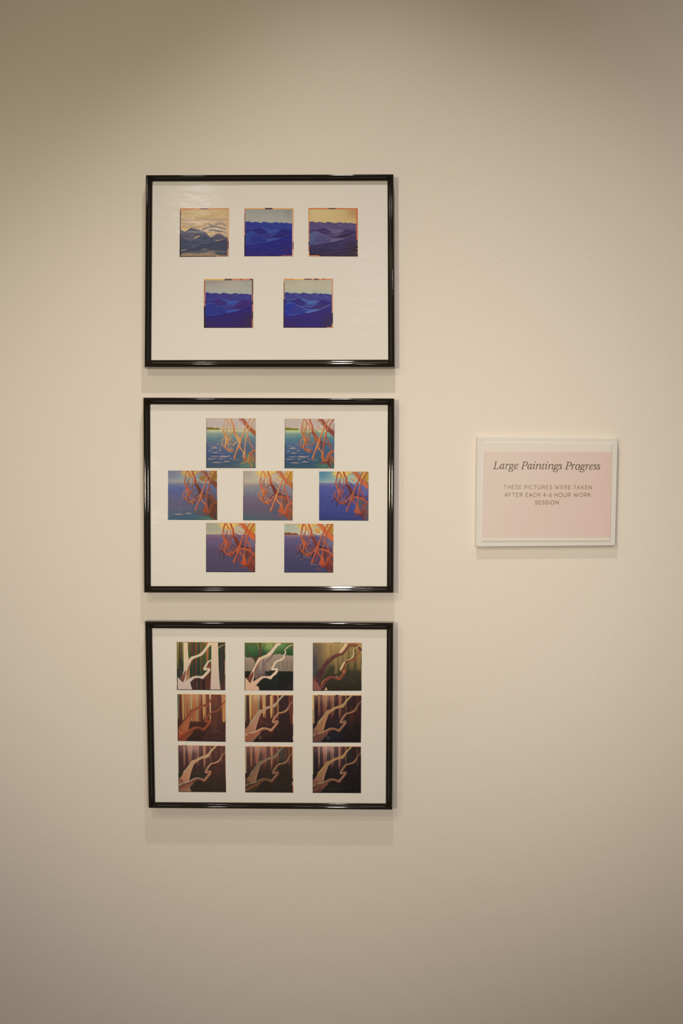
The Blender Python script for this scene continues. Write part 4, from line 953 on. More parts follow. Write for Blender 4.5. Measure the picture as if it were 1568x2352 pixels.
MG = [
 mang(sky=[(196, 176, 160), (188, 172, 166), (196, 178, 156)], sea=[(206, 200, 158), (150, 160, 140), (100, 124, 132), (86, 100, 126), (72, 88, 122), (66, 82, 98)],
      island=(122, 112, 44), farshore=1, shine=(206, 198, 140), glints=list(range(18)), legs=0, back=0, lowback=0, cross=0, foot=0, fins=0, twigs=0, archa=.5, thin=.45,
      patch=[(1300, 1200, 190, 160, (124, 132, 86), .9), (1200, 1400, 260, 60, (92, 124, 108), .95), (940, 1180, 110, 200, (74, 88, 96), .7), (1290, 520, 160, 60, (140, 170, 150), .7), (780, 440, 300, 60, (200, 196, 156), .6), (750, 780, 150, 110, (124, 116, 110), .6)],
      O=(212, 156, 96), O2=(204, 130, 76), D=(190, 124, 76), H=(228, 188, 122), K=(186, 106, 66), T=(176, 150, 120), A=(166, 140, 118), basin=(172, 112, 82), TK=(200, 150, 92), TH=(214, 176, 112), TL=(180, 128, 80),
      TR=[(164, 92, 66), (166, 88, 60), (164, 90, 62)], TRh=(176, 112, 84), R1=(214, 142, 84), R1b=(176, 96, 58), R1l=(190, 110, 66), R2=(214, 152, 98), R2b=(206, 132, 80), R3=(194, 108, 68), Z=(182, 92, 58), Z2=(150, 118, 72), Zh=(200, 150, 92), lw=12, k=.92,
      edges=[('l', 0, 1, 14, (120, 118, 108)), ('l', .5, 1, 20, (40, 44, 52)), ('b', 0, 1, 12, (46, 56, 56)), ('t', 0, 1, 6, (150, 130, 110)), ('r', .4, 1, 7, (150, 96, 60))]),
 mang(sky=[(192, 172, 158), (190, 172, 162), (198, 180, 158)], sea=[(200, 204, 160), (140, 162, 140), (84, 122, 132), (72, 98, 130), (60, 84, 118), (54, 82, 98)],
      island=(120, 116, 36), farshore=1, shine=(206, 200, 120), glints=list(range(18)), legs=0, back=.8, lowback=0, cross=0, foot=0, fins=0, archa=.55, thin=.8,
      patch=[(1340, 1260, 160, 150, (132, 122, 78), .8), (1200, 1400, 260, 60, (70, 116, 92), .95), (1000, 1180, 110, 160, (62, 92, 92), .7), (1290, 520, 160, 60, (120, 168, 146), .7), (650, 300, 90, 180, (206, 166, 112), .5), (1130, 850, 60, 110, (96, 50, 56), .7)],
      O=(202, 116, 68), O2=(196, 106, 62), D=(150, 74, 52), H=(224, 160, 104), K=(116, 56, 52), T=(130, 104, 84), A=(150, 96, 80), basin=(176, 88, 60), TK=(168, 82, 54), TH=(212, 140, 88), TL=(130, 66, 50),
      TR=[(158, 84, 62), (146, 76, 62), (128, 68, 60)], TRh=(176, 104, 76), R1=(210, 128, 74), R1b=(198, 106, 62), R1l=(168, 84, 50), R2=(186, 92, 56), R2b=(176, 80, 50), R3=(168, 78, 52), Z=(184, 92, 56), Z2=(112, 56, 46), Zh=(204, 126, 84), lw=14,
      edges=[('l', 0, 1, 12, (130, 112, 100)), ('l', .5, 1, 20, (44, 52, 60)), ('b', 0, 1, 12, (40, 60, 56)), ('t', 0, 1, 6, (176, 130, 100)), ('r', .1, .4, 14, (110, 80, 76))]),
 mang(sky=[(132, 124, 136), (132, 146, 152), (158, 160, 146)], skyl=(124, 120, 140), sea=[(150, 140, 140), (96, 108, 146), (84, 94, 140), (92, 90, 124), (92, 88, 110), (58, 92, 112)], hsoft=40,
      leaf=(188, 150, 84), leaf2=(196, 160, 96), leaf3=(138, 104, 42), la=.9, tuft=(1050, 310, 110, 90, (150, 110, 54), 1), glints=[12, 13], legs=0, back=1, archa=.4,
      patch=[(1200, 1420, 260, 50, (76, 124, 96), .95), (1350, 1150, 180, 260, (84, 56, 40), .9), (1350, 640, 120, 130, (96, 102, 116), .8), (1000, 1260, 120, 80, (88, 78, 76), .8), (600, 480, 260, 50, (140, 130, 140), .6), (300, 1330, 300, 40, (56, 84, 108), .6)],
      O=(184, 98, 66), O2=(176, 86, 58), D=(116, 62, 50), H=(210, 136, 88), K=(84, 50, 44), T=(120, 82, 76), basin=(146, 84, 58), TK=(92, 50, 42), TR=[(156, 88, 66), (130, 74, 54), (112, 62, 46)], R1=(198, 112, 66), R1b=(182, 92, 58), R2=(168, 84, 54), R2b=(156, 74, 50), F=(150, 72, 44),
      R3=(138, 68, 48), X=(120, 60, 46), Z=(130, 62, 42), Z2=(100, 50, 38), Zh=(160, 90, 60), tangle=(72, 54, 42), lw=14,
      edges=[('b', .2, .8, 14, (40, 52, 60)), ('l', .75, 1, 14, (60, 86, 96)), ('r', .3, .5, 12, (190, 100, 80)), ('t', .47, .54, 14, (120, 90, 60)), ('l', .53, .64, 8, (110, 140, 90)), ('r', .6, 1, 10, (96, 60, 40))]),
 mang(sky=[(186, 172, 156), (190, 176, 156), (186, 172, 152)], skyl=(168, 158, 144), sea=[(186, 166, 140), (150, 136, 136), (124, 124, 134), (112, 100, 118), (104, 88, 104), (84, 92, 104)], hsoft=30,
      leaf=(214, 180, 98), leaf2=(218, 186, 110), leaf3=(188, 140, 52), glints=[], legs=0, back=1, archa=.5, lw=12, rw=.85,
      tuft=(1110, 280, 70, 60, (206, 160, 80), .8), patch=[(1100, 1300, 300, 200, (88, 84, 104), .8), (200, 1430, 220, 50, (72, 100, 96), .8), (1350, 640, 120, 130, (130, 124, 140), .7), (1400, 1300, 120, 160, (92, 90, 84), .7), (860, 560, 80, 100, (150, 132, 150), .7)],
      O=(208, 118, 68), O2=(196, 100, 58), D=(140, 66, 50), H=(226, 154, 92), K=(92, 46, 44), T=(130, 84, 80), basin=(190, 104, 62), TK=(112, 50, 44), TR=[(186, 102, 66), (188, 112, 70), (178, 104, 62)], R1=(222, 140, 70), R1b=(206, 110, 60), R2=(204, 108, 58), R2b=(196, 88, 50), F=(196, 84, 46),
      R3=(190, 96, 60), X=(170, 82, 54), Z=(190, 92, 56), Z2=(160, 68, 46), Zh=(212, 130, 80), tangle=(112, 84, 64), A=(176, 120, 96),
      edges=[('l', 0, .5, 14, (150, 120, 100)), ('l', .5, 1, 18, (58, 66, 68)), ('b', 0, 1, 12, (52, 60, 62)), ('r', .25, .4, 10, (90, 60, 50)), ('r', .42, 1, 8, (200, 130, 80))]),
 mang(sky=[(110, 146, 158), (130, 160, 162), (168, 176, 160)], skyl=(86, 132, 152), sea=[(120, 118, 152), (88, 92, 148), (78, 82, 146), (72, 76, 136), (66, 72, 134), (52, 60, 112)], hsoft=20,
      leaf=(214, 180, 92), leaf2=(220, 188, 104), leaf3=(176, 140, 52), glints=[], legs=1, back=1, archw=22, archa=.5, A=(140, 92, 110),
      patch=[(1000, 250, 160, 150, (180, 184, 160), .8), (560, 470, 200, 50, (124, 116, 150), .6), (1370, 640, 120, 130, (112, 106, 144), .7)],
      tuft=(1100, 300, 60, 50, (200, 160, 90), .7), O=(184, 98, 70), O2=(180, 90, 60), D=(116, 56, 52), H=(196, 110, 80), K=(64, 40, 60), T=(92, 62, 96), basin=(156, 74, 58), TK=(92, 46, 48), TR=[(184, 100, 68), (186, 102, 68), (184, 100, 66)], R1=(184, 92, 60), R1b=(178, 84, 56), R2=(186, 98, 66), R2b=(186, 94, 60), F=(178, 84, 52),
      R3=(164, 80, 62), X=(180, 92, 62), Z=(146, 72, 56), Z2=(110, 50, 44), Zh=(160, 84, 62), tangle=(92, 92, 84), lw=25, tw=52,
      edges=[('b', 0, 1, 14, (44, 50, 92)), ('l', .52, .62, 8, (80, 130, 130)), ('r', .25, .42, 8, (90, 80, 90)), ('t', .5, 1, 8, (190, 150, 80))]),
 mang(sky=[(172, 168, 144), (172, 166, 142), (190, 172, 146)], skyl=(164, 162, 140), sea=[(124, 100, 124), (116, 92, 118), (104, 86, 118), (88, 74, 100), (82, 72, 96), (76, 66, 90)], hsoft=12,
      leaf=(220, 184, 98), leaf2=(224, 190, 110), leaf3=(196, 146, 58), glints=[], legs=2, back=1, archw=22, archa=.6, A=(140, 78, 84),
      patch=[(1000, 250, 140, 150, (196, 182, 156), .7), (1370, 640, 120, 130, (130, 116, 128), .7), (430, 440, 200, 30, (146, 112, 122), .6), (1100, 1250, 300, 200, (76, 72, 104), .5), (860, 560, 80, 90, (132, 112, 136), .7)],
      O=(198, 94, 52), O2=(196, 90, 48), D=(136, 60, 44), H=(206, 110, 66), K=(76, 42, 46), T=(104, 62, 80), basin=(176, 80, 52), TK=(116, 52, 42), TR=[(198, 100, 56), (200, 98, 52), (204, 98, 50)], R1=(200, 94, 48), R1b=(196, 86, 44), R2=(202, 94, 48), R2b=(200, 88, 44), F=(190, 76, 38),
      R3=(188, 90, 56), X=(196, 92, 52), Z=(170, 72, 48), Z2=(120, 50, 36), Zh=(178, 84, 56), tangle=(104, 52, 42), lw=26, tw=56,
      edges=[('t', 0, 1, 12, (206, 134, 84)), ('l', .3, 1, 16, (50, 48, 60)), ('b', 0, 1, 14, (44, 46, 66)), ('r', .25, .42, 12, (70, 50, 50)), ('r', .42, .8, 8, (210, 130, 80))]),
 mang(sky=[(180, 180, 158), (184, 182, 158), (196, 184, 156)], skyl=(170, 176, 156), sea=[(130, 112, 134), (108, 92, 126), (94, 84, 118), (82, 72, 104), (72, 66, 98), (62, 62, 92)], hsoft=12,
      island=(130, 74, 44), shine=(150, 136, 150), leaf=(212, 174, 98), leaf2=(222, 186, 110), leaf3=(180, 130, 52), tuft=(1020, 290, 110, 80, (206, 158, 78), 1), glints=[], legs=2, back=1, archw=24, archa=.6, A=(140, 78, 90), foam=1,
      patch=[(1000, 220, 140, 100, (200, 186, 158), .6), (1370, 640, 120, 130, (130, 118, 134), .7), (860, 560, 80, 90, (140, 120, 146), .7), (450, 450, 200, 30, (150, 122, 128), .5)],
      O=(198, 100, 60), O2=(198, 94, 52), D=(132, 60, 48), H=(204, 112, 70), K=(64, 36, 48), T=(100, 62, 84), basin=(176, 84, 56), TK=(120, 54, 46), TR=[(204, 106, 60), (204, 104, 56), (206, 104, 54)], R1=(204, 98, 54), R1b=(196, 86, 48), R2=(204, 100, 54), R2b=(200, 92, 48), F=(190, 80, 44),
      R3=(186, 90, 58), X=(198, 98, 58), Z=(176, 78, 52), Z2=(116, 46, 38), Zh=(186, 92, 60), tangle=(104, 54, 50), lw=27, tw=56,
      edges=[('t', 0, .6, 10, (210, 140, 90)), ('l', .5, 1, 14, (50, 50, 66)), ('b', 0, 1, 14, (44, 46, 60)), ('r', .45, .6, 12, (230, 170, 80))]),
]

COLS_A = [(112, 155, 820), (232, 262, 760), (262, 300, 800), (305, 372, 900), (378, 408, 860), (410, 476, 900), (478, 512, 640), (592, 640, 720), (640, 688, 780), (812, 858, 720), (858, 908, 790), (1012, 1052, 800)]


def cols(cs):
    return [(a[0], a[1], a[2], c[0], c[1], .8 if a[1] - a[0] > 30 else .3) for a, c in zip(COLS_A, cs) if c]


COLS_B = [(258, 292, 800), (290, 306, 700), (392, 480, 760), (392, 402, 600), (478, 504, 560), (600, 675, 800), (598, 606, 460), (676, 692, 690), (815, 880, 800), (872, 880, 520), (885, 918, 790), (1014, 1028, 620), (1030, 1060, 760)]


def colsb(cs):
    return [(a[0], a[1], a[2], c[0], c[1], .85) for a, c in zip(COLS_B, cs) if c]


def fo(**k):
    d = dict(glow=None, edges=[])
    d.update(k)
    return d


FG = [
 fo(dk=[(112, 62, 52), (84, 44, 38)], g=[(74, 42, 34), (44, 30, 24)], gy=930,
    cols=[(112, 152, 820, (96, 112, 84), (120, 128, 84), .5), (235, 300, 860, (196, 152, 96), (186, 130, 76), .6), (270, 306, 800, (150, 132, 90), (150, 128, 76), .3), (306, 376, 1000, (172, 108, 72), (164, 98, 62), .2), (380, 395, 700, (206, 156, 110), (170, 110, 70), .3), (395, 470, 1000, (172, 112, 78), (160, 96, 62), .2),
          (466, 512, 540, (164, 158, 124), (168, 160, 116), .2), (515, 640, 640, (190, 142, 100), (180, 120, 78), .1), (500, 700, 900, (170, 104, 64), (158, 96, 58), .1), (650, 690, 440, (190, 176, 136), (190, 160, 110), .2), (480, 520, 880, (170, 150, 104), (170, 150, 96), .2), (640, 690, 890, (140, 130, 90), (164, 130, 80), .2), (690, 760, 900, (150, 88, 60), (126, 70, 50), .1),
          (806, 870, 830, (200, 158, 106), (190, 136, 76), .7), (866, 912, 800, (176, 120, 80), (180, 126, 74), .6), (995, 1045, 830, (214, 182, 138), (200, 150, 96), .5)],
    big=[(100, 58, 48), (62, 38, 34)], rt=[(188, 128, 78), (190, 132, 76)], rl=None, glow=(600, 200, 200, 140, (206, 158, 116), .5),
    patch=[(1180, 330, 60, 160, (120, 68, 54), .7), (195, 500, 34, 420, (86, 44, 38), .9), (960, 420, 44, 320, (104, 60, 52), .8), (560, 960, 160, 60, (60, 38, 34), .7), (1150, 900, 60, 240, (104, 58, 44), .6), (1320, 1200, 200, 120, (66, 40, 34), .7)],
    glim=[(1150, 1110, (190, 130, 80)), (1200, 1160, (180, 124, 80)), (1270, 1170, (176, 118, 76)), (1050, 1150, (160, 110, 70)), (1140, 1180, (180, 130, 80))],
    m=[(128, 66, 48), (160, 92, 58), (112, 60, 48), (164, 86, 56), (190, 116, 72)], b=[(130, 64, 46), (124, 60, 40)], bm=(176, 80, 46), bl=(208, 160, 110),
    s=[(160, 72, 42), (120, 58, 42), (118, 60, 44), (140, 70, 48), (146, 70, 46), (136, 66, 48), (124, 66, 50), (128, 70, 52), (116, 62, 48)], sh=(158, 86, 58), sl=(118, 56, 40),
    edges=[('t', 0, 1, 12, (206, 150, 92)), ('l', 0, .5, 12, (60, 80, 66)), ('l', .55, 1, 20, (34, 26, 26)), ('b', .2, 1, 20, (30, 34, 38)), ('r', .6, 1, 10, (104, 50, 36))]),
 fo(dk=[(96, 54, 48), (74, 40, 36)], g=[(70, 40, 36), (44, 28, 26)], gy=900,
    cols=[(112, 155, 900, (160, 160, 108), (120, 110, 70), .3), (230, 300, 830, (210, 182, 124), (196, 140, 78), .6), (285, 306, 780, (140, 148, 92), (150, 126, 70), .5), (306, 376, 1000, (180, 120, 84), (158, 90, 58), .1), (378, 404, 800, (206, 166, 122), (180, 116, 74), .2), (404, 470, 900, (184, 130, 88), (160, 92, 60), .1), (472, 516, 560, (176, 180, 130), (140, 136, 90), .2),
          (590, 672, 760, (192, 140, 96), (196, 144, 82), .8), (664, 690, 780, (168, 160, 108), (206, 156, 90), .6), (806, 876, 780, (208, 166, 110), (206, 152, 86), .7), (882, 912, 780, (184, 122, 84), (180, 120, 74), .6), (1006, 1050, 790, (196, 142, 84), (178, 118, 68), .8)],
    big=[(56, 36, 36), (38, 26, 26)], rt=[(112, 54, 42), (96, 48, 40)], rl=(136, 76, 60), glow=(470, 190, 160, 110, (214, 178, 140), .5),
    patch=[(190, 500, 34, 420, (64, 42, 42), .9), (555, 330, 38, 200, (116, 58, 44), .8), (750, 400, 44, 300, (88, 48, 46), .85), (960, 420, 44, 340, (86, 48, 44), .8), (1200, 400, 110, 300, (58, 38, 40), .7), (550, 850, 60, 140, (98, 50, 42), .7), (800, 1220, 200, 20, (72, 44, 38), .6), (1030, 1100, 20, 60, (70, 58, 54), .6)],
    glim=[(615, 895, (160, 112, 72)), (680, 905, (160, 112, 72)), (738, 950, (180, 130, 80)), (815, 960, (170, 128, 90))],
    m=[(176, 150, 118), (158, 102, 82), (164, 152, 112), (186, 138, 110), (182, 124, 98)], b=[(168, 108, 80), (130, 84, 64)], bm=(130, 78, 64), bl=(178, 108, 76),
    s=[(144, 84, 62), (170, 112, 80), (172, 116, 88), (178, 112, 84), (166, 104, 78), (172, 112, 84), (160, 112, 80), (150, 112, 80), (130, 76, 58)], sh=(188, 158, 116), sl=(150, 84, 62), fern=(120, 118, 96),
    edges=[('t', 0, 1, 18, (206, 154, 82)), ('t', .47, .545, 20, (60, 30, 26)), ('b', .2, 1, 18, (20, 26, 38)), ('l', .5, .9, 8, (90, 60, 50)), ('r', .4, .62, 12, (206, 160, 116)), ('r', .86, .95, 10, (214, 176, 132))]),
 fo(dk=[(84, 56, 56), (54, 32, 36)], g=[(44, 32, 34), (24, 20, 22)], gy=840,
    cols=colsb([((160, 108, 78), (110, 58, 48)), ((196, 146, 90), (176, 120, 78)), ((156, 110, 86), (110, 58, 50)), ((186, 136, 96), (120, 70, 56)), ((196, 152, 96), (190, 140, 80)), ((150, 98, 74), (96, 48, 42)), None, ((206, 160, 104), (190, 140, 90)), ((160, 104, 76), (126, 70, 54)), ((176, 116, 80), (150, 90, 64)), ((150, 92, 70), (90, 46, 40)), ((186, 132, 86), (150, 96, 66)), ((130, 78, 62), (80, 44, 40))]),
    big=[(52, 30, 32), (22, 18, 20)], rt=[(60, 30, 28), (48, 26, 26)], rl=(110, 60, 46), glow=(480, 190, 200, 140, (184, 132, 104), .6),
    patch=[(200, 200, 60, 90, (120, 88, 80), .6), (200, 600, 50, 300, (34, 26, 32), .8), (350, 560, 40, 200, (88, 48, 50), .7), (570, 420, 50, 140, (62, 40, 44), .7), (770, 500, 56, 300, (46, 28, 32), .8), (970, 400, 40, 250, (56, 36, 38), .7), (1180, 700, 90, 260, (84, 42, 36), .7), (1130, 250, 60, 120, (46, 34, 38), .7), (720, 1230, 260, 120, (34, 30, 40), .9)],
    glim=[(610, 890, (140, 90, 66)), (800, 945, (130, 90, 70))],
    m=[(178, 140, 92), (132, 88, 66), (158, 136, 96), (196, 136, 90), (158, 104, 76)], b=[(128, 80, 62), (84, 54, 50)], bm=(106, 58, 50), bl=(150, 92, 70),
    s=[(96, 56, 50), (124, 78, 62), (132, 84, 66), (136, 88, 68), (132, 84, 66), (166, 106, 78), (156, 106, 74), (136, 96, 68), (130, 82, 60)], sh=(158, 130, 94), sl=(112, 64, 52), fern=(96, 100, 98),
    edges=[('l', 0, .6, 44, (196, 152, 96)), ('l', .3, .6, 20, (120, 96, 76)), ('l', .6, 1, 14, (60, 60, 56)), ('t', 0, 1, 18, (206, 150, 88)), ('t', .1, .2, 16, (130, 70, 50)), ('t', .47, .54, 22, (60, 32, 26)), ('b', 0, .8, 16, (18, 36, 54)), ('r', .8, 1, 10, (60, 50, 40))]),
 fo(dk=[(104, 70, 66), (66, 40, 40)], g=[(56, 46, 38), (46, 36, 28)], gy=880,
    cols=colsb([((184, 124, 96), (136, 76, 56)), ((206, 164, 122), (176, 150, 104)), ((180, 128, 104), (118, 66, 54)), ((196, 144, 116), (140, 84, 66)), ((206, 162, 130), (176, 120, 88)), ((158, 104, 84), (84, 46, 42)), ((190, 142, 116), (130, 80, 66)), ((206, 176, 130), (176, 140, 104)), ((190, 136, 106), (150, 92, 70)), ((196, 148, 112), (160, 104, 78)), ((140, 84, 70), (88, 52, 46)), ((196, 142, 100), (160, 110, 80)), ((150, 92, 70), (84, 50, 44))]),
    big=[(84, 52, 46), (50, 38, 30)], rt=[(96, 56, 46), (66, 42, 38)], rl=(166, 104, 74), glow=(510, 190, 190, 130, (196, 156, 150), .7),
    patch=[(200, 200, 60, 100, (124, 92, 92), .6), (200, 600, 46, 260, (58, 40, 42), .8), (350, 600, 40, 200, (84, 50, 50), .7), (570, 430, 50, 120, (92, 64, 62), .7), (760, 400, 46, 260, (78, 54, 52), .7), (960, 420, 36, 300, (84, 54, 50), .7), (1180, 330, 50, 120, (120, 66, 52), .6), (1200, 780, 80, 140, (88, 46, 40), .7), (1240, 300, 50, 100, (84, 54, 52), .5), (700, 1300, 300, 200, (48, 38, 28), .8)],
    lines=[([(620, 920), (700, 860), (720, 820)], (96, 70, 56), 5), ([(760, 1240), (950, 1150), (1050, 1000)], (72, 60, 48), 8), ([(1100, 1260), (1180, 1120), (1170, 1000)], (74, 60, 50), 8), ([(1060, 1400), (1200, 1320), (1300, 1200)], (66, 56, 46), 10)],
    m=[(196, 160, 118), (166, 104, 80), (168, 152, 116), (204, 156, 116), (190, 136, 104)], b=[(116, 74, 62), (150, 98, 74)], bm=(104, 70, 64), bl=(186, 112, 78), wedge=(150, 108, 82),
    s=[(110, 70, 58), (104, 66, 58), (140, 86, 70), (166, 100, 76), (160, 96, 72), (170, 112, 88), (178, 124, 94), (162, 118, 90), (136, 86, 66)], sh=(172, 150, 116), sl=(140, 80, 62),
    edges=[('l', 0, .6, 10, (170, 158, 130)), ('l', .6, 1, 14, (50, 40, 36)), ('t', 0, 1, 14, (204, 148, 98)), ('t', .08, .18, 12, (150, 84, 66)), ('b', 0, 1, 16, (30, 38, 42)), ('r', 0, .7, 8, (206, 140, 96)), ('r', .7, 1, 10, (96, 54, 44))]),
 fo(dk=[(116, 76, 68), (66, 42, 38)], g=[(52, 38, 32), (42, 32, 24)], gy=850,
    cols=colsb([((184, 120, 88), (150, 82, 60)), ((196, 152, 112), (196, 148, 100)), ((176, 116, 88), (130, 72, 58)), ((196, 140, 110), (150, 92, 70)), ((196, 150, 120), (170, 114, 80)), ((150, 92, 76), (92, 46, 42)), ((184, 134, 104), (150, 90, 70)), ((196, 158, 110), (170, 120, 84)), ((184, 124, 92), (150, 90, 66)), ((190, 136, 100), (160, 100, 74)), ((140, 80, 66), (96, 52, 44)), ((196, 140, 92), (166, 106, 70)), ((160, 100, 66), (110, 66, 50))]),
    big=[(68, 52, 44), (40, 32, 26)], rt=[(104, 60, 44), (48, 30, 26)], rl=(170, 104, 70), glow=(500, 190, 170, 120, (180, 138, 126), .6),
    patch=[(200, 220, 60, 110, (128, 90, 88), .7), (200, 600, 46, 260, (72, 46, 46), .7), (350, 560, 40, 200, (100, 60, 56), .7), (560, 430, 46, 110, (74, 60, 56), .8), (760, 300, 46, 200, (92, 60, 54), .7), (960, 380, 36, 260, (96, 54, 50), .7), (1240, 400, 40, 110, (110, 66, 42), .8), (1130, 380, 70, 200, (76, 70, 62), .7), (1240, 200, 70, 90, (100, 60, 48), .7), (1150, 1000, 300, 400, (42, 34, 28), .7)],
    lines=[([(860, 1250), (1000, 1120), (1050, 1000)], (60, 52, 42), 8)],
    m=[(124, 108, 84), (128, 84, 62), (104, 96, 76), (166, 116, 82), (150, 100, 72)], b=[(98, 66, 46), (56, 42, 32)], bm=(76, 54, 40), bl=(84, 58, 44),
    s=[(60, 44, 34), (72, 52, 38), (98, 66, 48), (140, 84, 64), (128, 80, 62), (136, 94, 80), (150, 104, 74), (156, 108, 72), (150, 98, 66)], sh=(128, 108, 80), sl=(132, 76, 54),
    edges=[('l', 0, .58, 36, (176, 150, 120)), ('l', .58, 1, 10, (44, 38, 34)), ('t', 0, 1, 18, (206, 144, 90)), ('t', .09, .15, 14, (150, 90, 70)), ('t', .46, .53, 14, (120, 70, 50)), ('b', 0, 1, 16, (26, 44, 44)), ('r', 0, .7, 20, (206, 158, 110)), ('r', .76, .84, 26, (206, 150, 130)), ('r', .84, .98, 24, (140, 66, 50)), ('r', .7, .76, 20, (70, 40, 36))]),
 fo(dk=[(78, 58, 58), (42, 32, 34)], g=[(34, 28, 28), (26, 22, 20)], gy=820,
    cols=colsb([((184, 130, 110), (96, 56, 50)), ((206, 164, 126), (196, 150, 110)), ((170, 122, 104), (100, 56, 52)), ((196, 146, 120), (130, 84, 70)), ((196, 160, 130), (190, 140, 100)), ((150, 106, 92), (76, 44, 44)), ((196, 146, 120), (110, 70, 60)), ((206, 166, 126), (180, 140, 104)), ((176, 124, 100), (120, 72, 60)), ((184, 134, 106), (140, 90, 72)), ((120, 70, 68), (70, 38, 38)), ((190, 134, 106), (140, 90, 66)), ((130, 84, 74), (64, 38, 38))]),
    big=[(42, 32, 32), (22, 18, 18)], rt=[(56, 34, 32), (30, 20, 20)], rl=(130, 80, 58), glow=(520, 180, 190, 130, (196, 152, 138), .7),
    patch=[(200, 200, 60, 100, (96, 74, 74), .7), (200, 650, 50, 260, (34, 30, 34), .8), (350, 560, 36, 200, (66, 46, 48), .7), (560, 420, 46, 110, (74, 56, 58), .8), (760, 400, 50, 280, (62, 48, 50), .7), (970, 380, 32, 240, (60, 36, 38), .7), (1130, 400, 60, 180, (40, 40, 38), .8), (1230, 300, 60, 160, (50, 28, 30), .7), (650, 1330, 260, 120, (36, 34, 30), .8)],
    lines=[([(700, 1330), (900, 1200), (1020, 1060)], (52, 52, 42), 8), ([(860, 1310), (920, 1340), (1080, 1280), (1160, 1130)], (50, 48, 42), 6)],
    m=[(170, 136, 84), (124, 80, 66), (166, 132, 68), (180, 126, 96), (146, 100, 76)], b=[(118, 76, 58), (72, 44, 40)], bm=(92, 54, 48), bl=(140, 110, 66),
    s=[(80, 48, 44), (110, 68, 56), (136, 86, 68), (150, 92, 74), (140, 86, 68), (146, 98, 76), (150, 110, 66), (146, 100, 76), (104, 74, 52)], sh=(140, 116, 84), sl=(120, 68, 54),
    edges=[('l', 0, .6, 16, (170, 150, 116)), ('l', .75, 1, 12, (40, 36, 36)), ('t', 0, 1, 14, (206, 136, 86)), ('b', 0, 1, 16, (16, 30, 40)), ('r', 0, .2, 12, (140, 110, 86))]),
]

# (frame index, crop origin, corners TL TR BR BL, painter, label)
PRINTS = [
 (0, (405, 470), ((100, 106), (1458, 98), (1444, 1434), (88, 1444)), lambda r: waves_first(r), 'small print of sepia and slate waves under a tan sky'),
 (0, (552, 470), ((112, 92), (1470, 95), (1468, 1428), (106, 1430)), lambda r: waves(r, WREF, WAVES_BLUE), 'small print of flat blue waves under a grey sky'),
 (0, (700, 470), ((97, 95), (1460, 97), (1465, 1435), (97, 1430)), lambda r: waves(r, WREF, WAVES_DUSK), 'small print of violet waves under a yellow sky with orange edges'),
 (0, (460, 632), ((97, 100), (1462, 100), (1460, 1458), (97, 1458)), lambda r: waves(r, WREF, WAVES_DEEP), 'small print of deep blue waves, lower left of the sheet'),
 (0, (642, 632), ((108, 98), (1475, 98), (1475, 1455), (104, 1455)), lambda r: waves(r, WREF, WAVES_LAST), 'small print of deep blue waves with white crests, lower right of the sheet'),
 (1, (465, 953), ((103, 92), (1475, 97), (1470, 1470), (100, 1468)), lambda r: mangrove(r, MG[0]), 'small print of pale orange mangrove roots over rippled sea, top left'),
 (1, (645, 953), ((108, 103), (1483, 112), (1472, 1480), (97, 1478)), lambda r: mangrove(r, MG[1]), 'small print of rust mangrove roots over rippled sea, top right'),
 (1, (378, 1072), ((95, 105), (1450, 110), (1456, 1475), (90, 1470)), lambda r: mangrove(r, MG[2]), 'small print of mangrove roots over hazy violet sea, middle row left'),
 (1, (550, 1073), ((103, 100), (1473, 108), (1470, 1475), (98, 1470)), lambda r: mangrove(r, MG[3]), 'small print of bright orange roots over grey mauve sea, centre'),
 (1, (725, 1073), ((93, 118), (1462, 122), (1456, 1482), (90, 1476)), lambda r: mangrove(r, MG[4]), 'small print of dark roots over strong blue sea, middle row right'),
 (1, (465, 1193), ((98, 97), (1465, 102), (1456, 1465), (97, 1460)), lambda r: mangrove(r, MG[5]), 'small print of red orange roots over purple sea, bottom left'),
 (1, (645, 1193), ((93, 117), (1455, 120), (1445, 1475), (90, 1472)), lambda r: mangrove(r, MG[6]), 'small print of red orange roots with brown island on the horizon, bottom right'),
 (2, (397, 1465), ((105, 112), (1448, 122), (1448, 1452), (112, 1442)), lambda r: forest_one(r), 'small print of cream blank limbs and trunks on green and brown stripes'),
 (2, (552, 1466), ((117, 115), (1462, 120), (1460, 1450), (115, 1445)), lambda r: forest_two(r), 'small print of cream blank limbs against green canopy and grey bushes'),
 (2, (709, 1467), ((112, 105), (1466, 112), (1458, 1442), (108, 1444)), lambda r: forest_three(r), 'small print of red brown limbs in golden mist'),
 (2, (398, 1584), ((108, 118), (1445, 130), (1448, 1445), (122, 1422)), lambda r: forest_late(r, FG[0]), 'small print of rust limbs before glowing orange trunks'),
 (2, (553, 1585), ((108, 125), (1445, 133), (1448, 1447), (112, 1440)), lambda r: forest_late(r, FG[1]), 'small print of pink beige limbs before yellow lit trunks, centre of the sheet'),
 (2, (708, 1586), ((118, 122), (1468, 125), (1455, 1443), (118, 1440)), lambda r: forest_late(r, FG[2]), 'small print of tan limbs in near black forest, middle row right'),
 (2, (398, 1702), ((125, 112), (1440, 128), (1460, 1420), (145, 1410)), lambda r: forest_late(r, FG[3]), 'small print of pale limbs in brown forest with pink haze, bottom left'),
 (2, (553, 1703), ((112, 130), (1442, 135), (1450, 1420), (122, 1412)), lambda r: forest_late(r, FG[4]), 'small print of dull brown limbs in brown forest, bottom middle'),
 (2, (708, 1703), ((118, 133), (1458, 135), (1455, 1432), (118, 1424)), lambda r: forest_late(r, FG[5]), 'small print of ochre edged limbs in dark forest, bottom right'),
]

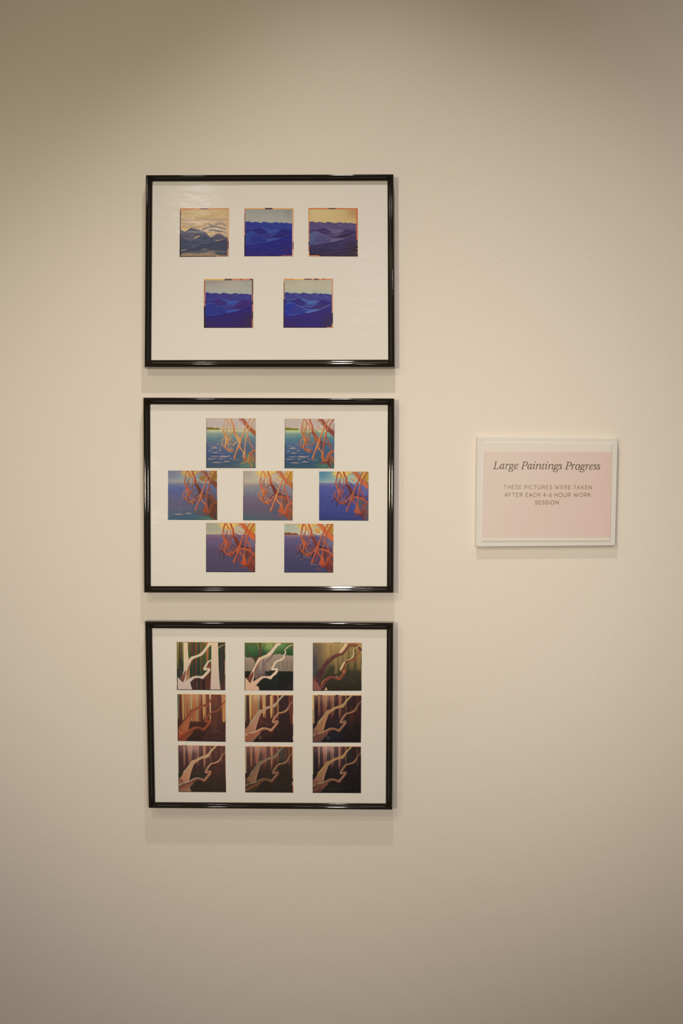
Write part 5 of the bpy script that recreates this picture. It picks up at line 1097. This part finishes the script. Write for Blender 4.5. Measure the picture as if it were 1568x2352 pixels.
# ------------------------------------------------------------------ materials of the frames
paper_m = mat('print_paper', (.79, .78, .76), .55, .3, bump=[(900, .03, .0003)])
black_m = mat('black_lacquer', (.012, .009, .0065), .05, .5, bump=[(60, .015, .0003)])
board_m = mat('hardboard', (.18, .12, .08), .8, .2)


def ink_material():
    m = bpy.data.materials.new('print_ink')
    m.use_nodes = True
    nt = m.node_tree
    b = nt.nodes['Principled BSDF']
    a = nt.nodes.new('ShaderNodeAttribute')
    a.attribute_name = 'ink'
    nt.links.new(a.outputs['Color'], b.inputs['Base Color'])
    b.inputs['Roughness'].default_value = .6
    b.inputs['Specular IOR Level'].default_value = .12
    return m


ink_m = ink_material()


def glass_material(rough, bump_s, bump_d, scale, k):
    m = bpy.data.materials.new('acrylic_glazing')
    m.use_nodes = True
    nt = m.node_tree
    for n in list(nt.nodes):
        nt.nodes.remove(n)
    out = nt.nodes.new('ShaderNodeOutputMaterial')
    mix = nt.nodes.new('ShaderNodeMixShader')
    tr = nt.nodes.new('ShaderNodeBsdfTransparent')
    tr.inputs[0].default_value = (.985, .985, .98, 1)
    gl = nt.nodes.new('ShaderNodeBsdfGlossy')
    gl.inputs['Roughness'].default_value = rough
    # Schlick reflectance that is the same from both sides of the thin pane
    ge = nt.nodes.new('ShaderNodeNewGeometry')
    dt = nt.nodes.new('ShaderNodeVectorMath'); dt.operation = 'DOT_PRODUCT'
    ab = nt.nodes.new('ShaderNodeMath'); ab.operation = 'ABSOLUTE'
    om = nt.nodes.new('ShaderNodeMath'); om.operation = 'SUBTRACT'; om.inputs[0].default_value = 1
    pw = nt.nodes.new('ShaderNodeMath'); pw.operation = 'POWER'; pw.inputs[1].default_value = 5
    fr = nt.nodes.new('ShaderNodeMath'); fr.operation = 'MULTIPLY_ADD'; fr.inputs[1].default_value = .93; fr.inputs[2].default_value = .055
    nt.links.new(ge.outputs['Normal'], dt.inputs[0]); nt.links.new(ge.outputs['Incoming'], dt.inputs[1])
    nt.links.new(dt.outputs['Value'], ab.inputs[0]); nt.links.new(ab.outputs[0], om.inputs[1])
    nt.links.new(om.outputs[0], pw.inputs[0]); nt.links.new(pw.outputs[0], fr.inputs[0])
    mu = nt.nodes.new('ShaderNodeMath'); mu.operation = 'MULTIPLY'; mu.inputs[1].default_value = k
    tc = nt.nodes.new('ShaderNodeTexCoord')
    mp = nt.nodes.new('ShaderNodeMapping')
    mp.inputs['Rotation'].default_value = (0, math.radians(-35), 0)
    mp.inputs['Scale'].default_value = (1.0, 1.0, 3.0)
    no = nt.nodes.new('ShaderNodeTexNoise')
    no.inputs['Scale'].default_value = scale
    no.inputs['Detail'].default_value = 4
    bp = nt.nodes.new('ShaderNodeBump')
    bp.inputs['Strength'].default_value = bump_s
    bp.inputs['Distance'].default_value = bump_d
    nt.links.new(tc.outputs['Object'], mp.inputs[0])
    nt.links.new(mp.outputs[0], no.inputs['Vector'])
    nt.links.new(no.outputs['Fac'], bp.inputs['Height'])
    nt.links.new(bp.outputs[0], gl.inputs['Normal'])
    nt.links.new(fr.outputs[0], mu.inputs[0])
    nt.links.new(mu.outputs[0], mix.inputs[0])
    nt.links.new(tr.outputs[0], mix.inputs[1])
    nt.links.new(gl.outputs[0], mix.inputs[2])
    nt.links.new(mix.outputs[0], out.inputs[0])
    return m


glass_m = glass_material(.16, .30, .004, 12, .11)

# profile of the moulding: (outer 0 .. inner 1, distance from the wall)
PROFILE = [(0, .0012), (0, .0155), (.012, .0172), (.05, .0184), (.13, .0193), (.25, .0198), (.38, .0197), (.50, .0190), (.59, .0178), (.64, .0172), (.665, .0166),
           (.70, .0165), (.76, .0163), (.86, .0156), (.96, .0149), (1.0, .0142), (1.0, .0100)]


def smooth_profile():
    P = catmull([(a * 1.0, b * 50) for a, b in PROFILE[1:-1]], 4)
    out = [(0, .0012), (0, .0080)] + [(float(min(max(a, 0), 1)), float(b) / 50) for a, b in P] + [(1.0, .0100)]
    return out


def corner_quad(q, d):
    return [unproj(x, y, d) for x, y in q]


def moulding(outer, inner, parent):
    """four mitred rails with their own corners, one lacquered moulding"""
    of = corner_quad(outer, .0195)
    inn = corner_quad(inner, .0143)
    V, F = [], []
    prof = smooth_profile()
    n = len(prof)
    segs = 10
    for s in range(4):
        a, b = s, (s + 1) % 4
        base = len(V)
        for k in range(segs + 1):
            f = k / segs
            po = of[a].lerp(of[b], f); pi = inn[a].lerp(inn[b], f)
            for t, d in prof:
                V.append((po.x + (pi.x - po.x) * t, -d, po.z + (pi.z - po.z) * t))
        for k in range(segs):
            for i in range(n - 1):
                p = base + k * n + i
                F.append((p, p + n, p + n + 1, p + 1))
        # back face of the rail
        for k in range(segs):
            p = base + k * n
            F.append((p, p + n - 1, p + n + n - 1, p + n))
    o = add_mesh('moulding', V, F, black_m, parent, smooth=True, origin=parent.location)
    o.data.set_sharp_from_angle(angle=math.radians(50))
    return o


def small_print(canvas, corners_px, d, parent, label, paper_seen):
    n = canvas.n
    q = [unproj(x, y, d) for x, y in corners_px]
    u = np.linspace(0, 1, n)
    U, W = np.meshgrid(u, u)
    A = [np.array(p) for p in q]
    P = (A[0][None, None] * ((1 - U) * (1 - W))[..., None] + A[1][None, None] * (U * (1 - W))[..., None]
         + A[2][None, None] * (U * W)[..., None] + A[3][None, None] * ((1 - U) * W)[..., None])
    C = canvas.C
    base = P - np.array(ORIGIN[0])
    verts = base.reshape(-1, 3)
    idx = np.arange(n * n).reshape(n, n)
    f = np.stack([idx[:-1, :-1], idx[1:, :-1], idx[1:, 1:], idx[:-1, 1:]], -1).reshape(-1, 4)
    # thin paper edge round the rim so the print has a body
    rim = np.concatenate([idx[0, :], idx[1:, -1], idx[-1, -2::-1], idx[-2:0:-1, 0]])
    back = verts[rim].copy(); back[:, 1] += .00018
    nb = len(rim)
    bi = np.arange(nb) + n * n
    rf = np.stack([rim, np.roll(rim, -1), np.roll(bi, -1), bi], -1)
    verts = np.vstack([verts, back])
    faces = np.vstack([f, rf])
    me = bpy.data.meshes.new('small_print')
    me.vertices.add(len(verts)); me.vertices.foreach_set('co', verts.astype(np.float32).ravel())
    me.loops.add(faces.size); me.loops.foreach_set('vertex_index', faces.astype(np.int32).ravel())
    me.polygons.add(len(faces)); me.polygons.foreach_set('loop_start', np.arange(0, faces.size, 4, dtype=np.int32))
    me.update(calc_edges=True)
    col = lin(np.clip(C, 0, 255).reshape(-1, 3)) / lin(paper_seen) * np.array((.79, .78, .76))
    col = np.clip(col * .95, 0.002, .95)
    col = np.vstack([col, col[rim]])
    att = me.attributes.new('ink', 'FLOAT_COLOR', 'POINT')
    att.data.foreach_set('color', np.column_stack([col, np.ones(len(col))]).astype(np.float32).ravel())
    me.materials.append(ink_m)
    o = bpy.data.objects.new('small_print', me)
    sc.collection.objects.link(o)
    o.parent = parent
    o['label'] = label
    return o


ORIGIN = [None]

FRAMES = [
    dict(outer=[(334, 401), (904, 399), (906.5, 842.5), (331, 842.5)], inner=[(349.2, 416), (889.5, 414.5), (891.2, 826), (346.6, 827)], seen=(208, 193, 172),
         label='topmost black frame, five square prints of blue and sepia waves', bend=.0006),
    dict(outer=[(328, 912.5), (905.8, 914.5), (903.8, 1362), (330, 1361.5)], inner=[(344.2, 928.5), (890.4, 930), (888.4, 1346.8), (345.6, 1346.3)], seen=(216, 204, 187),
         label='middle black frame, seven square prints of orange mangrove roots over sea', bend=0),
    dict(outer=[(332, 1427.5), (903.3, 1430.8), (901, 1861), (340.5, 1857)], inner=[(348.5, 1443), (888, 1446), (885.8, 1846), (355.6, 1843)], seen=(208, 195, 178),
         label='lowest black frame, nine square prints of twisted tree limbs in a forest', bend=0),
]


def build_frame(k):
    fr = FRAMES[k]
    o4 = corner_quad(fr['outer'], .0195)
    c = (o4[0] + o4[1] + o4[2] + o4[3]) / 4
    c.y = -.0012
    root = thing('picture_frame', c, fr['label'], 'picture frame', 'black picture frames hung in a column')
    moulding(fr['outer'], fr['inner'], root)
    inn = corner_quad(fr['inner'], .0143)
    cen = (inn[0] + inn[1] + inn[2] + inn[3]) / 4

    def grown(d0, m):
        out = []
        for p in inn:
            v = (p - cen); v.y = 0
            q = cen + v + Vector((math.copysign(m, v.x), 0, math.copysign(m, v.z)))
            out.append(Vector((q.x, -d0, q.z)))
        return out
    v, f = prism(grown(.0116, .004), grown(.0022, .004))
    add_mesh('backing_board', v, f, board_m, root, origin=c)
    v, f = prism(grown(.0124, .0036), grown(.0120, .0036))
    sheet = add_mesh('print_sheet', v, f, paper_m, root, origin=c)
    # the pane is a single skin with a faint sag
    g = grown(.0136, .0034)
    n = 12
    V = [tuple(g[0].lerp(g[1], i / n).lerp(g[3].lerp(g[2], i / n), j / n) + Vector((0, -fr['bend'] * math.sin(math.pi * i / n) * math.sin(math.pi * j / n), 0))) for j in range(n + 1) for i in range(n + 1)]
    F = [(j * (n + 1) + i, (j + 1) * (n + 1) + i, (j + 1) * (n + 1) + i + 1, j * (n + 1) + i + 1) for j in range(n) for i in range(n)]
    add_mesh('glazing', V, F, glass_m, root, smooth=True, origin=c)
    ORIGIN[0] = c
    for fi, o, cor, painter, label in PRINTS:
        if fi != k:
            continue
        xs = [p[0] for p in cor]; ys = [p[1] for p in cor]
        cv = painter((min(xs), min(ys), max(xs), max(ys)))
        px = [(o[0] + x * 130 / 1568, o[1] + y * 130 / 1568) for x, y in cor]
        small_print(cv, px, .0127, sheet, label, fr['seen'])


for k in range(3):
    build_frame(k)

# ------------------------------------------------------------------ the sign
card_m = mat('foam_board', (.74, .74, .72), .6, .25)
label_m = mat('label_paper', (.78, .75, .71), .6, .25)
title_m = mat('title_ink', (.125, .105, .080), .6, .2)
body_m = mat('small_text_ink', (.32, .24, .175), .6, .2)

SIGN = [(1095.3, 1004), (1418, 1007), (1412, 1253), (1093, 1255.7)]
sq = [unproj(x, y, .0085) for x, y in SIGN]
sc_ = (sq[0] + sq[1] + sq[2] + sq[3]) / 4
sc_.y = -.0035
sign = thing('wall_label', sc_, 'pale pink printed label on white board, right of the framed prints', 'sign')
v, f = prism([Vector((p.x, -.0085, p.z)) for p in sq], [Vector((p.x, -.0035, p.z)) for p in sq])
bd = add_mesh('mounting_board', v, f, card_m, sign, origin=sc_)
bevel(bd, .0005, 2)
# foam pads that hold it off the wall
for sx in (-1, 1):
    for sz in (-1, 1):
        x, z = sc_.x + sx * .085, sc_.z + sz * .062
        q = [Vector((x + a * .012, 0, z + b * .012)) for a, b in ((-1, 1), (1, 1), (1, -1), (-1, -1))]
        v, f = prism([p + Vector((0, -.0035, 0)) for p in q], [p + Vector((0, -.0001, 0)) for p in q])
        add_mesh('foam_pad', v, f, card_m, sign, origin=sc_)
CARD = [(1110, 1015.8), (1404.8, 1018.5), (1401.3, 1242), (1106.3, 1242.8)]
cq = [unproj(x, y, .0095) for x, y in CARD]
v, f = prism([Vector((p.x, -.0096, p.z)) for p in cq], [Vector((p.x, -.0085, p.z)) for p in cq])
card = add_mesh('printed_card', v, f, label_m, sign, origin=sc_)
bevel(card, .0003, 2)

# pink wash on the card: a gridded sheet with watercolour blotches of its own
pm = bpy.data.materials.new('pink_wash')
pm.use_nodes = True
nt = pm.node_tree
b = nt.nodes['Principled BSDF']
b.inputs['Roughness'].default_value = .6
b.inputs['Specular IOR Level'].default_value = .2
tc = nt.nodes.new('ShaderNodeTexCoord')
no = nt.nodes.new('ShaderNodeTexNoise'); no.inputs['Scale'].default_value = 9; no.inputs['Detail'].default_value = 2
sx_ = nt.nodes.new('ShaderNodeSeparateXYZ')
ad = nt.nodes.new('ShaderNodeMath'); ad.operation = 'MULTIPLY_ADD'; ad.inputs[1].default_value = 4.2; ad.inputs[2].default_value = .0
ad2 = nt.nodes.new('ShaderNodeMath'); ad2.operation = 'ADD'
rp = nt.nodes.new('ShaderNodeValToRGB')
rp.color_ramp.elements[0].position = .25; rp.color_ramp.elements[0].color = (.745, .655, .62, 1)
rp.color_ramp.elements[1].position = 1.05; rp.color_ramp.elements[1].color = (.735, .58, .56, 1)
nt.links.new(tc.outputs['Object'], no.inputs['Vector']); nt.links.new(tc.outputs['Object'], sx_.inputs[0])
nt.links.new(sx_.outputs[0], ad.inputs[0]); nt.links.new(ad.outputs[0], ad2.inputs[0]); nt.links.new(no.outputs['Fac'], ad2.inputs[1])
nt.links.new(ad2.outputs[0], rp.inputs[0]); nt.links.new(rp.outputs[0], b.inputs['Base Color'])
PINK = [(1110.2, 1036.6), (1404.4, 1038.2), (1401.5, 1234.8), (1106.6, 1235)]
pq = [unproj(x, y, .0097) for x, y in PINK]
v, f = prism([Vector((p.x, -.00968, p.z)) for p in pq], [Vector((p.x, -.0095, p.z)) for p in pq])
add_mesh('pink_panel', v, f, pm, card, origin=sc_).location = (0, 0, 0)


# lettering: pen strokes with swelling widths, laid as thin raised ink
class Ink:
    def __init__(self, d):
        self.V, self.F, self.d = [], [], d
        self.lay = 0

    def stroke(self, pts, smooth=True):
        """pts in photo pixels with half width in pixels"""
        P = catmull(pts, 6) if smooth and len(pts) > 2 else np.array(pts, float)
        self.lay += 1
        d = self.d + .0000008 * self.lay
        n = len(P)
        b = len(self.V)
        for i in range(n):
            t = P[min(i + 1, n - 1), :2] - P[max(i - 1, 0), :2]
            t = t / (np.hypot(*t) + 1e-9)
            nx, ny = -t[1], t[0]
            x, y, w_ = P[i]
            self.V.append(tuple(unproj(x + nx * w_, y + ny * w_, d)))
            self.V.append(tuple(unproj(x - nx * w_, y - ny * w_, d)))
        for i in range(n - 1):
            self.F.append((b + 2 * i, b + 2 * i + 1, b + 2 * i + 3, b + 2 * i + 2))
        for i in (0, n - 1):
            self.dot(P[i, 0], P[i, 1], P[i, 2])

    def dot(self, x, y, r, n=12):
        self.lay += 1
        d = self.d + .0000008 * self.lay
        b = len(self.V)
        for k in range(n):
            g = 2 * math.pi * k / n
            self.V.append(tuple(unproj(x + r * math.cos(g), y + r * math.sin(g), d)))
        self.F.append(tuple(range(b, b + n)))


G = {
 'L': [[(168, 128, 9), (122, 318, 10)], [(128, 124, 4), (210, 126, 4)], [(85, 324, 5), (150, 324, 6), (222, 323, 6)], [(220, 322, 6), (236, 300, 5), (248, 272, 3)]],
 'a': [[(388, 196, 5), (345, 192, 7), (302, 225, 9), (276, 285, 10), (284, 320, 8), (312, 320, 6), (350, 282, 5), (376, 228, 5)], [(388, 192, 8), (364, 265, 9), (353, 308, 9), (370, 326, 6), (398, 298, 3)]],
 'r': [[(428, 215, 3), (450, 194, 5), (467, 200, 8), (452, 262, 9), (436, 324, 9)], [(460, 236, 4), (488, 202, 5), (512, 192, 8), (525, 204, 8)]],
 'g': [[(596, 192, 6), (558, 222, 9), (554, 268, 8), (588, 288, 5), (626, 256, 9), (630, 212, 8), (596, 192, 6)], [(622, 202, 5), (650, 206, 5), (680, 199, 5)],
       [(572, 286, 4), (546, 298, 6), (534, 312, 8), (562, 325, 8), (610, 331, 9), (637, 352, 8), (618, 386, 5), (570, 396, 6), (526, 386, 7), (512, 362, 7), (530, 336, 4), (560, 322, 4)]],
 'e': [[(690, 268, 4), (740, 250, 4), (778, 216, 7), (764, 190, 6), (730, 196, 6), (697, 240, 9), (681, 290, 10), (700, 324, 8), (736, 320, 5), (768, 290, 3)]],
 'P': [[(945, 135, 9), (891, 322, 10)], [(900, 129, 4), (980, 129, 5)], [(972, 129, 6), (1022, 145, 9), (1034, 182, 10), (1004, 225, 8), (955, 239, 5), (928, 236, 4)], [(860, 330, 4), (938, 330, 5)]],
 'i': [[(1190, 214, 3), (1210, 195, 5), (1229, 202, 9), (1212, 262, 9), (1201, 308, 9), (1217, 330, 6), (1248, 302, 3)], [(1248, 133, 12), (1249, 134, 12)]],
 'n': [[(1272, 216, 3), (1293, 196, 5), (1309, 204, 8), (1296, 262, 9), (1280, 328, 9)], [(1300, 254, 4), (1345, 206, 6), (1384, 193, 8), (1400, 212, 9), (1386, 270, 9), (1376, 312, 9), (1392, 331, 6), (1418, 305, 3)]],
 't': [[(1500, 160, 4), (1476, 210, 8), (1456, 280, 9), (1450, 318, 9), (1470, 332, 6), (1500, 308, 3)], [(1448, 209, 4), (1520, 208, 4)]],
}
G2 = {  # drawn from the right half, 11.2 units to the pixel
 's': [[(447, 206, 6), (430, 182, 5), (404, 186, 7), (394, 214, 9), (418, 248, 10), (433, 280, 10), (414, 306, 7), (384, 308, 5), (369, 288, 6)]],
 'o': [[(870, 183, 5), (826, 206, 8), (802, 268, 10), (814, 308, 8), (842, 318, 5), (880, 290, 8), (901, 230, 10), (892, 192, 8), (870, 183, 5)]],
}
title = Ink(.00972)


def put(ch, dx=0.0):
    if ch in G:
        for s in G[ch]:
            title.stroke([(1125 + x / 12.06 + dx, 1050 + y / 12.06 + .0063 * dx, w_ / 12.06 * 1.34) for x, y, w_ in s])
    else:
        for s in G2[ch]:
            title.stroke([(1250 + x / 11.2 + dx, 1050 + y / 11.2 + .0063 * dx, w_ / 11.2 * 1.34) for x, y, w_ in s])


for ch, dx in [('L', 0), ('a', 0), ('r', 0), ('g', 0), ('e', 0), ('P', 0), ('a', 63.7), ('i', 0), ('n', 0), ('t', 0), ('i', 28.1), ('n', 28.4), ('g', 102.8), ('s', 0),
               ('P', 101), ('r', 151.4), ('o', 0), ('g', 163.1), ('r', 184), ('e', 172.4), ('s', 79.7), ('s', 87.5)]:
    put(ch, dx)
o = add_mesh('title_lettering', title.V, title.F, title_m, card, origin=sc_)
o.location = (0, 0, 0)
o['label'] = 'dark italic line reading Large Paintings Progress'

B = {
 'T': [[(0, 1), (1, 1)], [(.5, 1), (.5, 0)]], 'H': [[(0, 1), (0, 0)], [(1, 1), (1, 0)], [(0, .5), (1, .5)]],
 'E': [[(1, 1), (0, 1), (0, 0), (1, 0)], [(0, .52), (.9, .52)]], 'F': [[(1, 1), (0, 1), (0, 0)], [(0, .5), (.9, .5)]],
 'I': [[(.5, 1), (.5, 0)]], 'A': [[(0, 0), (.5, 1), (1, 0)], [(.18, .3), (.82, .3)]], 'N': [[(0, 0), (0, 1), (1, 0), (1, 1)]],
 'W': [[(0, 1), (.27, 0), (.5, .85), (.73, 0), (1, 1)]], 'K': [[(0, 1), (0, 0)], [(.95, 1), (0, .4)], [(.3, .6), (1, 0)]],
 '4': [[(.8, 0), (.8, 1), (0, .28), (1, .28)]], '-': [[(0, .38), (1, .38)]],
}
BC = {  # curved letters
 'S': [[(.95, .84), (.75, .98), (.45, 1.0), (.12, .88), (.1, .66), (.4, .53), (.75, .45), (.97, .25), (.8, .05), (.45, -.02), (.15, .05), (0, .18)]],
 'P': [[(0, 0), (0, .5), (0, 1)], [(0, 1), (.55, 1), (.9, .88), (.98, .68), (.85, .46), (.5, .36), (0, .36)]],
 'R': [[(0, 0), (0, .5), (0, 1)], [(0, 1), (.55, 1), (.88, .9), (.96, .7), (.84, .5), (.5, .4), (0, .4)], [(.6, .4), (.85, .3), (.93, 0)]],
 'C': [[(1, .84), (.75, .99), (.4, .98), (.1, .78), (0, .5), (.1, .2), (.4, 0), (.75, 0), (1, .15)]],
 'U': [[(0, 1), (0, .6), (0, .3), (.2, .05), (.5, -.03), (.8, .05), (1, .3), (1, .6), (1, 1)]],
 'O': [[(.5, 1.02), (.18, .9), (0, .5), (.18, .1), (.5, -.02), (.82, .1), (1, .5), (.82, .9), (.5, 1.02)]],
 '6': [[(.75, 1.0), (.4, .75), (.08, .45), (.05, .2), (.3, 0), (.7, 0), (.97, .25), (.85, .5), (.5, .6), (.15, .45)]],
}
body = Ink(.00972)
ROWS = [
 (1123.2, 1123.9, 'THESEPICTURESWERETAKEN', [(1156.7, 1163), (1165.9, 1172.9), (1175.4, 1181), (1183.2, 1189.4), (1192, 1197.2), (1204.1, 1210.3), (1213.0, 1213.6), (1216.2, 1223.5), (1225.7, 1231.9), (1234.1, 1241.3), (1244, 1251), (1253.7, 1259), (1261.1, 1267.4),
   (1273.3, 1284.6), (1287.1, 1292.2), (1295.1, 1301.9), (1304.3, 1309.7), (1316.6, 1322.3), (1324.2, 1331.7), (1334.5, 1340.7), (1343.3, 1348.9), (1351.4, 1358.5)]),
 (1140.8, 1141.0, 'AFTEREACH4-6HOURWORK', [(1158.2, 1165.9), (1168.1, 1173.2), (1175.8, 1182.4), (1185, 1190.1), (1193.1, 1199.9), (1207, 1212.1), (1214.3, 1221.7), (1223.1, 1230.7), (1233, 1240), (1247, 1252.5), (1255, 1258), (1260.6, 1266.4), (1273, 1279.8), (1282.3, 1291.3), (1293.2, 1300.5),
   (1303.2, 1310.1), (1316.2, 1327.4), (1329.2, 1338), (1340.1, 1346.6), (1349.3, 1356)]),
 (1158.5, 1158.3, 'SESSION', [(1227.9, 1234.4), (1236.7, 1242), (1244.2, 1250.3), (1252, 1258.2), (1261.2, 1261.8), (1264.2, 1273), (1275.2, 1282.5)]),
]
hw = .58
for y0, y1, txt, xs in ROWS:
    for i, ch in enumerate(txt):
        a, c_ = xs[i]
        a += hw * .9; c_ -= hw * .9
        if c_ < a:
            a = c_ = (a + c_) / 2
        yb = y0 + (y1 - y0) * i / max(1, len(txt) - 1) - .3
        h = 8.5
        if ch in B:
            for s in B[ch]:
                for p, q in zip(s[:-1], s[1:]):
                    body.stroke([(a + (c_ - a) * p[0], yb - h * p[1], hw), (a + (c_ - a) * q[0], yb - h * q[1], hw)], smooth=False)
        else:
            for s in BC[ch]:
                body.stroke([(a + (c_ - a) * x, yb - h * y, hw) for x, y in s])
o = add_mesh('small_lettering', body.V, body.F, body_m, card, origin=sc_)
o.location = (0, 0, 0)
o['label'] = 'thin brown capitals in three centred lines'
